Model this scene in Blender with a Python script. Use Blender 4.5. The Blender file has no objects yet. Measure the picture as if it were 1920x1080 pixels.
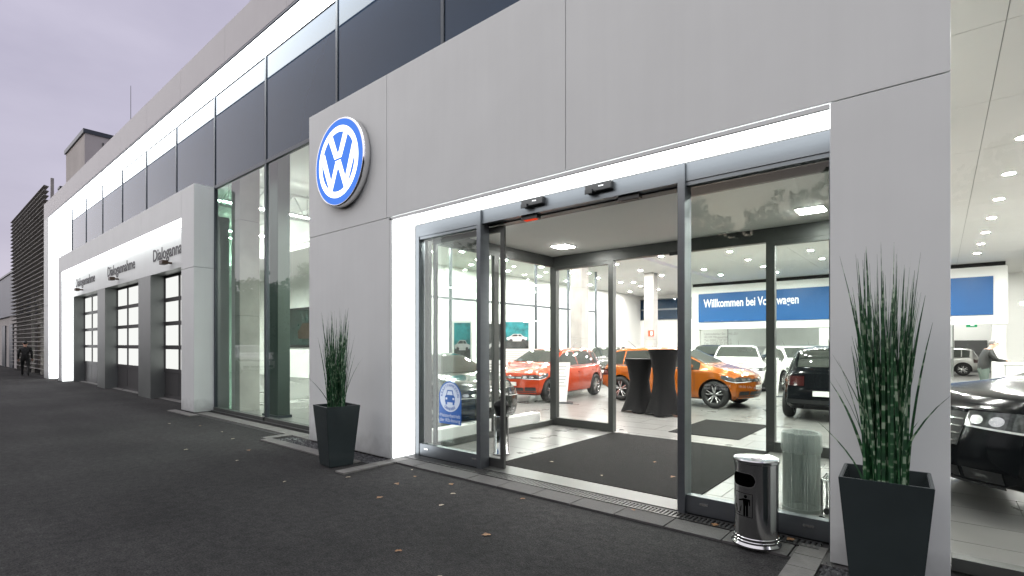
import bpy, bmesh, math, random
import numpy as np
from mathutils import Vector, Matrix
random.seed(7); np.random.seed(7)
S = bpy.context.scene
COL = S.collection

# ------------------------------------------------------------------ camera
F_PX, HOR, YAW = 958.0, 645.0, math.radians(40.0)
cam = bpy.data.cameras.new('camera'); co = bpy.data.objects.new('camera', cam); COL.objects.link(co)
co.location = (0, -4.43, 1.65); co.rotation_euler = (math.radians(90), 0, YAW)
cam.sensor_width = 36; cam.lens = 36 * F_PX / 1920; cam.shift_y = (HOR - 540) / 1920
cam.clip_start = 0.05; cam.clip_end = 2000
S.camera = co
S.render.resolution_x, S.render.resolution_y = 1024, 576
# ------------------------------------------------------------------ world, sun, exposure
W = bpy.data.worlds.new('World'); S.world = W; W.use_nodes = True
wn = W.node_tree.nodes; wl = W.node_tree.links; wn.clear()
SUN_EL, SUN_AZ = math.radians(14), math.radians(200)
sky = wn.new('ShaderNodeTexSky'); sky.sky_type = 'NISHITA'; sky.sun_disc = False
sky.sun_elevation = SUN_EL; sky.sun_rotation = SUN_AZ; sky.dust_density = 3.0; sky.air_density = 1.5
tc = wn.new('ShaderNodeTexCoord'); mp = wn.new('ShaderNodeMapping'); mp.inputs['Scale'].default_value = (1.2, 1.2, 3.2)
nz = wn.new('ShaderNodeTexNoise'); nz.inputs['Scale'].default_value = 1.7; nz.inputs['Detail'].default_value = 6; nz.inputs['Roughness'].default_value = 0.55
cr = wn.new('ShaderNodeValToRGB')
cr.color_ramp.elements[0].position = 0.3; cr.color_ramp.elements[0].color = (2.95, 2.75, 3.55, 1)
cr.color_ramp.elements[1].position = 0.72; cr.color_ramp.elements[1].color = (3.95, 3.7, 4.55, 1)
mx = wn.new('ShaderNodeMixRGB'); mx.inputs['Fac'].default_value = 0.9
bg = wn.new('ShaderNodeBackground'); bg.inputs['Strength'].default_value = 0.1
wo = wn.new('ShaderNodeOutputWorld')
wl.new(tc.outputs['Generated'], mp.inputs['Vector']); wl.new(mp.outputs['Vector'], nz.inputs['Vector'])
wl.new(nz.outputs['Fac'], cr.inputs['Fac']); wl.new(sky.outputs['Color'], mx.inputs['Color1'])
wl.new(cr.outputs['Color'], mx.inputs['Color2']); wl.new(mx.outputs['Color'], bg.inputs['Color']); wl.new(bg.outputs['Background'], wo.inputs['Surface'])
sl = bpy.data.lights.new('sun', 'SUN'); sl.energy = 1.5; sl.angle = math.radians(150); sl.color = (1.0, 0.975, 0.93)
so = bpy.data.objects.new('sun', sl); COL.objects.link(so)
sd = Vector((math.sin(SUN_AZ) * math.cos(SUN_EL), math.cos(SUN_AZ) * math.cos(SUN_EL), math.sin(SUN_EL)))
so.rotation_euler = sd.to_track_quat('Z', 'Y').to_euler(); so.location = (0, -60, 30)
V = S.view_settings; V.view_transform = 'Standard'; V.look = 'None'; V.exposure = 0.8; V.gamma = 1.0; V.use_curve_mapping = False
S.render.engine = 'CYCLES'
cy = S.cycles; cy.use_denoising = True; cy.max_bounces = 9; cy.diffuse_bounces = 3; cy.glossy_bounces = 4; cy.transparent_max_bounces = 16
cy.transmission_bounces = 4; cy.sample_clamp_indirect = 4.0; cy.caustics_reflective = False; cy.caustics_refractive = False
cy.use_light_tree = True

# ------------------------------------------------------------------ materials
MAT = {}
def mat(name, col, rough=0.5, metal=0.0, noise=0.0, nscale=8.0, bump=0.0, bscale=60.0, coat=0.0, stretch=None, ior=1.45, spec=0.5):
    m = bpy.data.materials.new(name); m.use_nodes = True; MAT[name] = m
    nt = m.node_tree; b = nt.nodes['Principled BSDF']
    b.inputs['Base Color'].default_value = (*col, 1); b.inputs['Roughness'].default_value = rough; b.inputs['Metallic'].default_value = metal
    b.inputs['Coat Weight'].default_value = coat; b.inputs['Coat Roughness'].default_value = 0.03; b.inputs['IOR'].default_value = ior
    b.inputs['Specular IOR Level'].default_value = spec
    if noise or bump:
        t = nt.nodes.new('ShaderNodeTexCoord'); mpp = nt.nodes.new('ShaderNodeMapping')
        if stretch: mpp.inputs['Scale'].default_value = stretch
        g = nt.nodes.new('ShaderNodeNewGeometry')
        nt.links.new(g.outputs['Position'], mpp.inputs['Vector'])
    if noise:
        n = nt.nodes.new('ShaderNodeTexNoise'); n.inputs['Scale'].default_value = nscale; n.inputs['Detail'].default_value = 6
        nt.links.new(mpp.outputs['Vector'], n.inputs['Vector'])
        r = nt.nodes.new('ShaderNodeValToRGB'); e = r.color_ramp.elements
        e[0].position = 0.25; e[1].position = 0.75
        e[0].color = (*[max(0, c * (1 - noise)) for c in col], 1); e[1].color = (*[min(1, c * (1 + noise)) for c in col], 1)
        nt.links.new(n.outputs['Fac'], r.inputs['Fac']); nt.links.new(r.outputs['Color'], b.inputs['Base Color'])
        mr = nt.nodes.new('ShaderNodeMapRange'); mr.inputs['To Min'].default_value = max(0.02, rough * (1 - noise)); mr.inputs['To Max'].default_value = min(1, rough * (1 + noise))
        nt.links.new(n.outputs['Fac'], mr.inputs['Value']); nt.links.new(mr.outputs['Result'], b.inputs['Roughness'])
    if bump:
        n2 = nt.nodes.new('ShaderNodeTexNoise'); n2.inputs['Scale'].default_value = bscale; n2.inputs['Detail'].default_value = 4
        nt.links.new(mpp.outputs['Vector'], n2.inputs['Vector'])
        bp = nt.nodes.new('ShaderNodeBump'); bp.inputs['Strength'].default_value = bump; bp.inputs['Distance'].default_value = 0.02
        nt.links.new(n2.outputs['Fac'], bp.inputs['Height']); nt.links.new(bp.outputs['Normal'], b.inputs['Normal'])
    return m
def emit(name, col, st):
    m = bpy.data.materials.new(name); m.use_nodes = True; MAT[name] = m
    nt = m.node_tree; nt.nodes.clear(); e = nt.nodes.new('ShaderNodeEmission'); e.inputs['Color'].default_value = (*col, 1); e.inputs['Strength'].default_value = st
    o = nt.nodes.new('ShaderNodeOutputMaterial'); nt.links.new(e.outputs[0], o.inputs[0]); return m
def glassmat(name, tint, refl=1.0, ior=1.5):
    m = bpy.data.materials.new(name); m.use_nodes = True; MAT[name] = m
    nt = m.node_tree; nt.nodes.clear(); N = nt.nodes.new
    t = N('ShaderNodeBsdfTransparent'); t.inputs['Color'].default_value = (*tint, 1)
    g = N('ShaderNodeBsdfGlossy'); g.inputs['Roughness'].default_value = 0.01; g.inputs['Color'].default_value = (refl, refl, refl, 1)
    f = N('ShaderNodeFresnel'); f.inputs['IOR'].default_value = ior
    ge = N('ShaderNodeNewGeometry'); vm = N('ShaderNodeMixShader'); o = N('ShaderNodeOutputMaterial')
    # panes are single sheets: use a two-sided fresnel by flipping the normal on back faces
    mu = N('ShaderNodeMath'); mu.operation = 'MULTIPLY'; mu.inputs[1].default_value = -2.0
    ad = N('ShaderNodeMath'); ad.operation = 'ADD'; ad.inputs[1].default_value = 1.0
    sc = N('ShaderNodeVectorMath'); sc.operation = 'SCALE'
    nt.links.new(ge.outputs['Backfacing'], mu.inputs[0]); nt.links.new(mu.outputs[0], ad.inputs[0])
    nt.links.new(ge.outputs['Normal'], sc.inputs[0]); nt.links.new(ad.outputs[0], sc.inputs['Scale'])
    lw = N('ShaderNodeLayerWeight'); lw.inputs['Blend'].default_value = 0.5
    pw = N('ShaderNodeMath'); pw.operation = 'POWER'; pw.inputs[1].default_value = 4.0
    ma = N('ShaderNodeMath'); ma.operation = 'MULTIPLY_ADD'; ma.inputs[1].default_value = 0.75; ma.inputs[2].default_value = 0.03
    nt.links.new(lw.outputs['Facing'], pw.inputs[0]); nt.links.new(pw.outputs[0], ma.inputs[0])
    nt.links.new(ma.outputs[0], vm.inputs['Fac']); nt.links.new(t.outputs[0], vm.inputs[1]); nt.links.new(g.outputs[0], vm.inputs[2])
    nt.links.new(vm.outputs[0], o.inputs[0]); return m

mat('panel', (0.67, 0.70, 0.685), 0.42, 0.0, noise=0.035, nscale=1.3, stretch=(1, 1, 1.0), bump=0.02, bscale=900)
mat('panel_warm', (0.47, 0.46, 0.465), 0.42, 0.0, noise=0.04, nscale=1.3, bump=0.02, bscale=700)
mat('dark_gap', (0.02, 0.02, 0.02), 0.8)
mat('hole', (0.001, 0.001, 0.001), 1.0, spec=0.0)
mat('alu', (0.135, 0.148, 0.16), 0.36, 0.75, noise=0.05, nscale=5, stretch=(1, 1, 6))
mat('alu_dark', (0.080, 0.084, 0.080), 0.4, 0.5, noise=0.05, nscale=5)
mat('steel_grey', (0.20, 0.215, 0.205), 0.38, 0.55, noise=0.10, nscale=1.5)
mat('mullion', (0.045, 0.055, 0.065), 0.38, 0.3)
mat('spandrel', (0.014, 0.028, 0.054), 0.04, 0.0, noise=0.06, nscale=0.8, spec=0.34)
MAT['spandrel'].node_tree.nodes['Principled BSDF'].inputs['Specular Tint'].default_value = (0.75, 0.9, 1.0, 1)
mat('concrete', (0.36, 0.35, 0.33), 0.85, noise=0.16, nscale=2.2, bump=0.15, bscale=30)
mat('concrete_pale', (0.42, 0.40, 0.385), 0.85, noise=0.10, nscale=0.9, bump=0.1, bscale=20)
mat('white_wall', (0.86, 0.86, 0.83), 0.7, noise=0.02, nscale=1)
mat('white_paint', (0.80, 0.80, 0.78), 0.45)
mat('ceiling', (0.78, 0.775, 0.75), 0.8, noise=0.02, nscale=0.7)
mat('vest_ceiling', (0.76, 0.76, 0.73), 0.75, noise=0.03, nscale=0.8)
mat('tile', (0.175, 0.173, 0.166), 0.28, noise=0.08, nscale=1.4)
mat('grout', (0.22, 0.22, 0.21), 0.8)
mat('entrance_mat', (0.011, 0.0107, 0.0105), 0.95, noise=0.5, nscale=14, bump=0.6, bscale=120, stretch=(1, 9, 1), spec=0.1)
mat('slat', (0.30, 0.29, 0.27), 0.55, noise=0.22, nscale=3)
mat('far_wall', (0.16, 0.145, 0.125), 0.8, noise=0.2, nscale=1)
mat('dark_reflection', (0.055, 0.075, 0.066), 0.35, 0.2, noise=0.1, nscale=2)  # dark green tone of a reflection in the bay glass, put into colour
mat('far_clad', (0.22, 0.23, 0.26), 0.5, noise=0.06, nscale=1)
mat('paver', (0.125, 0.122, 0.116), 0.8, noise=0.25, nscale=9, bump=0.35, bscale=70)
mat('paver_dark', (0.06, 0.0585, 0.057), 0.8, noise=0.3, nscale=9, bump=0.35, bscale=70)
mat('gravel', (0.05, 0.052, 0.055), 0.75, noise=0.5, nscale=40)
mat('grate', (0.05, 0.05, 0.05), 0.45, 0.7, noise=0.2, nscale=20)
mat('steel', (0.47, 0.47, 0.47), 0.14, 1.0, noise=0.10, nscale=6, stretch=(1, 1, 0.4))
mat('planter', (0.030, 0.040, 0.041), 0.24, 0.15, noise=0.12, nscale=3, coat=0.15)
mat('soil', (0.03, 0.025, 0.02), 0.95, noise=0.4, nscale=30, bump=0.5, bscale=60)
mat('pebble', (0.65, 0.64, 0.60), 0.5, noise=0.15, nscale=20)
mat('black_plastic', (0.012, 0.013, 0.014), 0.35)
mat('black_cloth', (0.006, 0.006, 0.0065), 0.8, noise=0.3, nscale=14, bump=0.15, bscale=9, spec=0.2)
mat('rubber', (0.014, 0.014, 0.014), 0.75, noise=0.2, nscale=30)
mat('rim', (0.55, 0.55, 0.55), 0.22, 0.9)
mat('chrome', (0.75, 0.75, 0.75), 0.08, 1.0)
mat('red_glass', (0.03, 0.002, 0.002), 0.1, coat=0.6)
mat('lamp_glass', (0.06, 0.064, 0.064), 0.08, 0.2, noise=0.6, nscale=24, coat=0.6)
mat('car_glass', (0.030, 0.036, 0.032), 0.03, coat=1.0, ior=1.6)
mat('plate', (0.75, 0.75, 0.72), 0.4)
mat('ink', (0.05, 0.05, 0.055), 0.5)
mat('ink_grey', (0.33, 0.34, 0.33), 0.6)
mat('white_ink', (0.85, 0.87, 0.90), 0.5)
mat('blue_board', (0.004, 0.080, 0.25), 0.35, noise=0.06, nscale=0.4)
mat('sticker_blue', (0.012, 0.11, 0.42), 0.4)
mat('sticker_white', (0.62, 0.72, 0.84), 0.45)
mat('paint_red', (0.43, 0.050, 0.013), 0.25, 0.25, coat=1.0)
mat('paint_orange', (0.35, 0.092, 0.008), 0.25, 0.25, coat=1.0)
mat('paint_white', (0.78, 0.78, 0.75), 0.25, coat=1.0)
mat('paint_black', (0.003, 0.004, 0.005), 0.12, coat=0.0, spec=0.16)
mat('paint_silver', (0.42, 0.42, 0.40), 0.28, 0.6, coat=1.0)
mat('paint_green', (0.03, 0.036, 0.032), 0.2, 0.3, coat=1.0)
mat('paint_teal', (0.02, 0.09, 0.11), 0.2, 0.3, coat=1.0)
mat('poster_teal', (0.02, 0.20, 0.22), 0.45, noise=0.7, nscale=5)
mat('poster_dark', (0.05, 0.055, 0.055), 0.45, noise=0.7, nscale=5)
mat('poster_red', (0.5, 0.07, 0.02), 0.45)
mat('poster_grey', (0.42, 0.43, 0.43), 0.45, noise=0.2, nscale=7)
mat('screen', (0.012, 0.03, 0.026), 0.2, noise=0.8, nscale=3)
mat('skin', (0.55, 0.33, 0.24), 0.55)
mat('hair', (0.16, 0.155, 0.15), 0.8, noise=0.3, nscale=60)
mat('jacket', (0.010, 0.011, 0.010), 0.6, noise=0.3, nscale=10)
mat('trousers', (0.075, 0.10, 0.085), 0.85, noise=0.15, nscale=12)
mat('far_leaves', (0.035, 0.045, 0.025), 0.8, noise=0.4, nscale=1)
mat('leaf', (0.17, 0.085, 0.035), 0.7, noise=0.5, nscale=30)
mat('leaf_pale', (0.30, 0.25, 0.19), 0.7, noise=0.4, nscale=30)
mat('stair', (0.09, 0.09, 0.09), 0.7)
mat('mesh_metal', (0.33, 0.36, 0.34), 0.35, 0.7)
mat('liner', (0.55, 0.60, 0.57), 0.35)
mat('door_dark', (0.05, 0.05, 0.05), 0.5, noise=0.1, nscale=3)
mat('brass', (0.06, 0.042, 0.03), 0.4, 0.5)
emit('light_panel', (0.97, 0.985, 1.0), 2.6)
emit('light_panel_roof', (0.95, 0.98, 1.0), 5.0)
emit('down_light', (1.0, 0.985, 0.94), 780)
emit('square_light', (1.0, 0.985, 0.95), 54)
emit('line_light', (1.0, 0.995, 0.95), 260)
emit('pane_lit', (0.97, 0.98, 0.95), 0.56)
emit('sign_white', (1, 1, 1), 1.5)
emit('sign_blue', (0.10, 0.27, 0.92), .58)
emit('exit_green', (0.05, 0.5, 0.2), 0.6)
emit('sensor_red', (0.8, 0.06, 0.02), 0.5)
glassmat('glass', (0.93, 0.955, 0.94))
glassmat('glass_green', (0.86, 0.93, 0.89))
glassmat('glass_bay', (0.82, 0.94, 0.875))
glassmat('glass_deep', (0.66, 0.83, 0.75))
def liner_mat():
    m = MAT['liner']; nt = m.node_tree; b = nt.nodes['Principled BSDF']; o = nt.nodes['Material Output']
    t = nt.nodes.new('ShaderNodeBsdfTransparent'); x = nt.nodes.new('ShaderNodeMixShader'); x.inputs['Fac'].default_value = 0.35
    nt.links.new(t.outputs[0], x.inputs[1]); nt.links.new(b.outputs[0], x.inputs[2]); nt.links.new(x.outputs[0], o.inputs['Surface'])
liner_mat()
def perforated():
    m = mat('perforated', (0.30, 0.33, 0.31), 0.4, 0.6); nt = m.node_tree; b = nt.nodes['Principled BSDF']; o = nt.nodes['Material Output']
    g = nt.nodes.new('ShaderNodeNewGeometry'); v = nt.nodes.new('ShaderNodeTexVoronoi'); v.inputs['Scale'].default_value = 110; v.inputs['Randomness'].default_value = 0.1
    t = nt.nodes.new('ShaderNodeBsdfTransparent'); x = nt.nodes.new('ShaderNodeMixShader'); c = nt.nodes.new('ShaderNodeMath'); c.operation = 'GREATER_THAN'; c.inputs[1].default_value = 0.36
    nt.links.new(g.outputs['Position'], v.inputs['Vector']); nt.links.new(v.outputs['Distance'], c.inputs[0]); nt.links.new(c.outputs[0], x.inputs['Fac'])
    nt.links.new(t.outputs[0], x.inputs[1]); nt.links.new(b.outputs[0], x.inputs[2]); nt.links.new(x.outputs[0], o.inputs['Surface'])
perforated()
glassmat('glass_thin', (0.96, 0.97, 0.965))

def weather(name):
    m = MAT[name]; nt = m.node_tree; b = nt.nodes['Principled BSDF']; N = nt.nodes.new; L = nt.links.new
    src = b.inputs['Base Color'].links[0].from_socket; g = N('ShaderNodeNewGeometry')
    mp_ = N('ShaderNodeMapping'); mp_.inputs['Scale'].default_value = (9, 9, .35); L(g.outputs['Position'], mp_.inputs['Vector'])
    n = N('ShaderNodeTexNoise'); n.inputs['Scale'].default_value = 1; n.inputs['Detail'].default_value = 6; L(mp_.outputs['Vector'], n.inputs['Vector'])
    r = N('ShaderNodeMapRange'); r.inputs['From Min'].default_value = .35; r.inputs['From Max'].default_value = .7; r.inputs['To Min'].default_value = 1.006; r.inputs['To Max'].default_value = .984; L(n.outputs['Fac'], r.inputs['Value'])
    sp = N('ShaderNodeSeparateXYZ'); L(g.outputs['Position'], sp.inputs[0])
    n2 = N('ShaderNodeTexNoise'); n2.inputs['Scale'].default_value = 5; n2.inputs['Detail'].default_value = 8; L(g.outputs['Position'], n2.inputs['Vector'])
    ad = N('ShaderNodeMath'); ad.operation = 'MULTIPLY_ADD'; ad.inputs[1].default_value = -.45; L(n2.outputs['Fac'], ad.inputs[0]); L(sp.outputs['Z'], ad.inputs[2])
    d = N('ShaderNodeMapRange'); d.inputs['From Min'].default_value = -.2; d.inputs['From Max'].default_value = .12; d.inputs['To Min'].default_value = .62; d.inputs['To Max'].default_value = 1.0; L(ad.outputs[0], d.inputs['Value'])
    mm = N('ShaderNodeMath'); mm.operation = 'MULTIPLY'; L(r.outputs['Result'], mm.inputs[0]); L(d.outputs['Result'], mm.inputs[1])
    vm = N('ShaderNodeVectorMath'); vm.operation = 'SCALE'; L(src, vm.inputs[0]); L(mm.outputs[0], vm.inputs['Scale']); L(vm.outputs['Vector'], b.inputs['Base Color'])
    n3 = N('ShaderNodeTexNoise'); n3.inputs['Scale'].default_value = 1.1; n3.inputs['Detail'].default_value = 1; L(g.outputs['Position'], n3.inputs['Vector'])
    bp = N('ShaderNodeBump'); bp.inputs['Strength'].default_value = .35; bp.inputs['Distance'].default_value = .02; L(n3.outputs['Fac'], bp.inputs['Height'])
    old = b.inputs['Normal'].links[0].from_node; L(bp.outputs['Normal'], old.inputs['Normal'])
weather('panel'); weather('panel_warm')
# asphalt: dark binder, stones, stains
def asphalt():
    m = bpy.data.materials.new('asphalt'); m.use_nodes = True; MAT['asphalt'] = m
    nt = m.node_tree; b = nt.nodes['Principled BSDF']; N = nt.nodes.new; L = nt.links.new
    g = N('ShaderNodeNewGeometry')
    n1 = N('ShaderNodeTexNoise'); n1.inputs['Scale'].default_value = 0.42; n1.inputs['Detail'].default_value = 7; n1.inputs['Roughness'].default_value = 0.6
    n2 = N('ShaderNodeTexNoise'); n2.inputs['Scale'].default_value = 70; n2.inputs['Detail'].default_value = 5; n2.inputs['Roughness'].default_value = 0.75
    v = N('ShaderNodeTexVoronoi'); v.inputs['Scale'].default_value = 130
    for n in (n1, n2, v): L(g.outputs['Position'], n.inputs['Vector'])
    r1 = N('ShaderNodeValToRGB'); e = r1.color_ramp.elements; e[0].position = 0.3; e[1].position = 0.75; e[0].color = (0.0145, 0.0148, 0.0156, 1); e[1].color = (0.033, 0.0332, 0.034, 1)
    r2 = N('ShaderNodeValToRGB'); e = r2.color_ramp.elements; e[0].position = 0.36; e[1].position = 0.72; e[0].color = (0.30, 0.30, 0.30, 1); e[1].color = (2.3, 2.27, 2.2, 1)
    mu = N('ShaderNodeMixRGB'); mu.blend_type = 'MULTIPLY'; mu.inputs['Fac'].default_value = 1
    L(n1.outputs['Fac'], r1.inputs['Fac']); L(n2.outputs['Fac'], r2.inputs['Fac']); L(r1.outputs['Color'], mu.inputs['Color1']); L(r2.outputs['Color'], mu.inputs['Color2'])
    n3 = N('ShaderNodeTexNoise'); n3.inputs['Scale'].default_value = 11; n3.inputs['Detail'].default_value = 9; n3.inputs['Roughness'].default_value = 0.85; L(g.outputs['Position'], n3.inputs['Vector'])
    r3 = N('ShaderNodeValToRGB'); e = r3.color_ramp.elements; e[0].position = 0.38; e[1].position = 0.66; e[0].color = (0.55, 0.55, 0.55, 1); e[1].color = (1.6, 1.59, 1.57, 1)
    # worn lighter wheel tracks along the yard
    mp_ = N('ShaderNodeMapping'); mp_.inputs['Scale'].default_value = (0.05, 0.9, 1); L(g.outputs['Position'], mp_.inputs['Vector'])
    n4 = N('ShaderNodeTexNoise'); n4.inputs['Scale'].default_value = 1.0; n4.inputs['Detail'].default_value = 5; L(mp_.outputs['Vector'], n4.inputs['Vector'])
    r4 = N('ShaderNodeValToRGB'); e = r4.color_ramp.elements; e[0].position = 0.35; e[1].position = 0.68; e[0].color = (0.78, 0.78, 0.78, 1); e[1].color = (1.35, 1.34, 1.32, 1)
    L(n3.outputs['Fac'], r3.inputs['Fac']); L(n4.outputs['Fac'], r4.inputs['Fac'])
    m3 = N('ShaderNodeMixRGB'); m3.blend_type = 'MULTIPLY'; m3.inputs['Fac'].default_value = 1; L(mu.outputs['Color'], m3.inputs['Color1']); L(r3.outputs['Color'], m3.inputs['Color2'])
    m4 = N('ShaderNodeMixRGB'); m4.blend_type = 'MULTIPLY'; m4.inputs['Fac'].default_value = 1; L(m3.outputs['Color'], m4.inputs['Color1']); L(r4.outputs['Color'], m4.inputs['Color2'])
    L(m4.outputs['Color'], b.inputs['Base Color']); b.inputs['Roughness'].default_value = 0.95; b.inputs['Specular IOR Level'].default_value = 0.2
    ad = N('ShaderNodeMath'); ad.operation = 'ADD'; L(v.outputs['Distance'], ad.inputs[0]); L(n2.outputs['Fac'], ad.inputs[1])
    bp = N('ShaderNodeBump'); bp.inputs['Strength'].default_value = 0.55; bp.inputs['Distance'].default_value = 0.008
    L(ad.outputs[0], bp.inputs['Height']); L(bp.outputs['Normal'], b.inputs['Normal'])
asphalt()
# striped grass blades (pale bands are printed on the leaves)
def blade_mat():
    m = bpy.data.materials.new('blade'); m.use_nodes = True; MAT['blade'] = m
    nt = m.node_tree; b = nt.nodes['Principled BSDF']; N = nt.nodes.new; L = nt.links.new
    uv = N('ShaderNodeUVMap'); sp = N('ShaderNodeSeparateXYZ'); L(uv.outputs['UV'], sp.inputs[0])
    n = N('ShaderNodeTexNoise'); n.noise_dimensions = '2D'; n.inputs['Scale'].default_value = 1.0; n.inputs['Detail'].default_value = 1.0
    mpn = N('ShaderNodeMapping'); mpn.inputs['Scale'].default_value = (31.0, 17.0, 1); L(uv.outputs['UV'], mpn.inputs['Vector']); L(mpn.outputs['Vector'], n.inputs['Vector'])
    r = N('ShaderNodeValToRGB'); e = r.color_ramp.elements; r.color_ramp.interpolation = 'LINEAR'
    e[0].position = 0.58; e[0].color = (0.020, 0.095, 0.030, 1); e[1].position = 0.66; e[1].color = (0.27, 0.36, 0.25, 1)
    x = r.color_ramp.elements.new(0.36); x.color = (0.009, 0.045, 0.018, 1)
    L(n.outputs['Fac'], r.inputs['Fac']); L(r.outputs['Color'], b.inputs['Base Color']); b.inputs['Roughness'].default_value = 0.45
blade_mat()

# ------------------------------------------------------------------ helpers
def put(name, me, parent=None, loc=(0, 0, 0), rz=0.0):
    o = bpy.data.objects.new(name, me); COL.objects.link(o); o.location = loc; o.rotation_euler = (0, 0, rz)
    if parent: o.parent = parent
    return o
def tag(o, label=None, cat=None, group=None, kind=None):
    if label: o['label'] = label
    if cat: o['category'] = cat
    if group: o['group'] = group
    if kind: o['kind'] = kind
    return o
def thing(name, label, cat, loc=(0, 0, 0), rz=0.0, group=None):
    o = put(name, None, None, loc, rz); return tag(o, label, cat, group)
class MB:
    def __init__(s): s.v = []; s.f = []; s.m = []
    def quad(s, pts, mi=0):
        k = len(s.v); s.v += [tuple(p) for p in pts]; s.f.append(tuple(range(k, k + len(pts)))); s.m.append(mi); return s
    def box(s, x0, x1, y0, y1, z0, z1, mi=0):
        x0, x1 = min(x0, x1), max(x0, x1); y0, y1 = min(y0, y1), max(y0, y1); z0, z1 = min(z0, z1), max(z0, z1)
        k = len(s.v)
        s.v += [(x0, y0, z0), (x1, y0, z0), (x1, y1, z0), (x0, y1, z0), (x0, y0, z1), (x1, y0, z1), (x1, y1, z1), (x0, y1, z1)]
        for f in ((0, 3, 2, 1), (4, 5, 6, 7), (0, 1, 5, 4), (1, 2, 6, 5), (2, 3, 7, 6), (3, 0, 4, 7)):
            s.f.append(tuple(k + i for i in f)); s.m.append(mi)
        return s
    def bar(s, a, b, r, n=8, mi=0, r2=None):
        a, b = Vector(a), Vector(b); d = (b - a).normalized(); u = d.orthogonal().normalized(); w = d.cross(u)
        k = len(s.v); r2 = r if r2 is None else r2
        for p, rr in ((a, r), (b, r2)):
            for i in range(n):
                t = 2 * math.pi * i / n; q = p + u * rr * math.cos(t) + w * rr * math.sin(t); s.v.append(tuple(q))
        for i in range(n):
            j = (i + 1) % n; s.f.append((k + i, k + j, k + n + j, k + n + i)); s.m.append(mi)
        s.f.append(tuple(k + i for i in range(n))[::-1]); s.m.append(mi); s.f.append(tuple(k + n + i for i in range(n))); s.m.append(mi)
        return s
    def lathe(s, prof, n=32, c=(0, 0, 0), mi=0, axis='Z'):
        k = len(s.v)
        for (r, z) in prof:
            for i in range(n):
                t = 2 * math.pi * i / n
                p = (r * math.cos(t), r * math.sin(t), z) if axis == 'Z' else (r * math.cos(t), z, r * math.sin(t))
                s.v.append((c[0] + p[0], c[1] + p[1], c[2] + p[2]))
        for a in range(len(prof) - 1):
            for i in range(n):
                j = (i + 1) % n; q = (k + a * n + i, k + a * n + j, k + (a + 1) * n + j, k + (a + 1) * n + i)
                s.f.append(q); s.m.append(mi)
        return s
    def mesh(s, name, mats, smooth=False, fix=False):
        me = bpy.data.meshes.new(name); me.from_pydata(s.v, [], s.f)
        for m in (mats if isinstance(mats, (list, tuple)) else [mats]): me.materials.append(MAT[m])
        me.polygons.foreach_set('material_index', s.m)
        if smooth: me.polygons.foreach_set('use_smooth', [True] * len(s.f))
        me.update()
        if fix:
            bm = bmesh.new(); bm.from_mesh(me); bmesh.ops.recalc_face_normals(bm, faces=bm.faces); bm.to_mesh(me); bm.free()
        return me
    def obj(s, name, mats, parent=None, loc=(0, 0, 0), rz=0.0, smooth=False, bevel=0.0, fix=False):
        me = s.mesh(name, mats, smooth, fix)
        if bevel:
            bm = bmesh.new(); bm.from_mesh(me)
            bmesh.ops.bevel(bm, geom=list(bm.edges), offset=bevel, segments=2, affect='EDGES', profile=0.6)
            bm.to_mesh(me); bm.free()
        return put(name, me, parent, loc, rz)
def box(name, m, parent, x0, x1, y0, y1, z0, z1, bevel=0.0):
    return MB().box(x0, x1, y0, y1, z0, z1).obj(name, m, parent, bevel=bevel)
def auto_smooth(me, ang=35):
    bm = bmesh.new(); bm.from_mesh(me)
    for e in bm.edges:
        e.smooth = not (len(e.link_faces) == 2 and e.calc_face_angle(0) > math.radians(ang))
    for f in bm.faces: f.smooth = True
    bm.to_mesh(me); bm.free()
def text_mesh(body, size, m, extrude=0.004, align='LEFT', space=1.0, bold=0.0, width=None, vspace=1.0, shear=0.0):
    c = bpy.data.curves.new('lettering', 'FONT'); c.body = body; c.size = size; c.extrude = extrude; c.align_x = align; c.space_character = space
    c.offset = bold; c.space_line = vspace; c.resolution_u = 3; c.shear = shear
    o = bpy.data.objects.new('tmp', c); COL.objects.link(o)
    bpy.context.view_layer.update()
    dg = bpy.context.evaluated_depsgraph_get(); me = bpy.data.meshes.new_from_object(o.evaluated_get(dg))
    bpy.data.objects.remove(o); bpy.data.curves.remove(c)
    me.materials.clear(); me.materials.append(MAT[m])
    if width:
        xs = [v.co.x for v in me.vertices]; k = width / (max(xs) - min(xs))
        for v in me.vertices: v.co.x *= k
    return me
def wall_text(body, size, m, parent, x, y, z, name='lettering', **k):      # reads on a wall that faces -Y
    me = text_mesh(body, size, m, **k); o = put(name, me, parent, (x, y, z)); o.rotation_euler = (math.radians(90), 0, 0); return o
def pane(name, m, parent, pts):
    return MB().quad(pts).obj(name, m, parent)

# ================================================================== SETTING
def sheet(name, m, x0, x1, y0, y1, z):
    o = MB().quad([(x0, y0, z), (x1, y0, z), (x1, y1, z), (x0, y1, z)]).obj(name, m); return tag(o, kind='structure')
g = sheet('asphalt_ground', 'asphalt', -400, 300, -400, 400, 0.0)

XL, XR, YB = -33.0, 13.0, 29.0     # inside of the hall
floor = sheet('showroom_floor', 'grout', XL, XR, 0.56, 40, 0.006)
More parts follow.
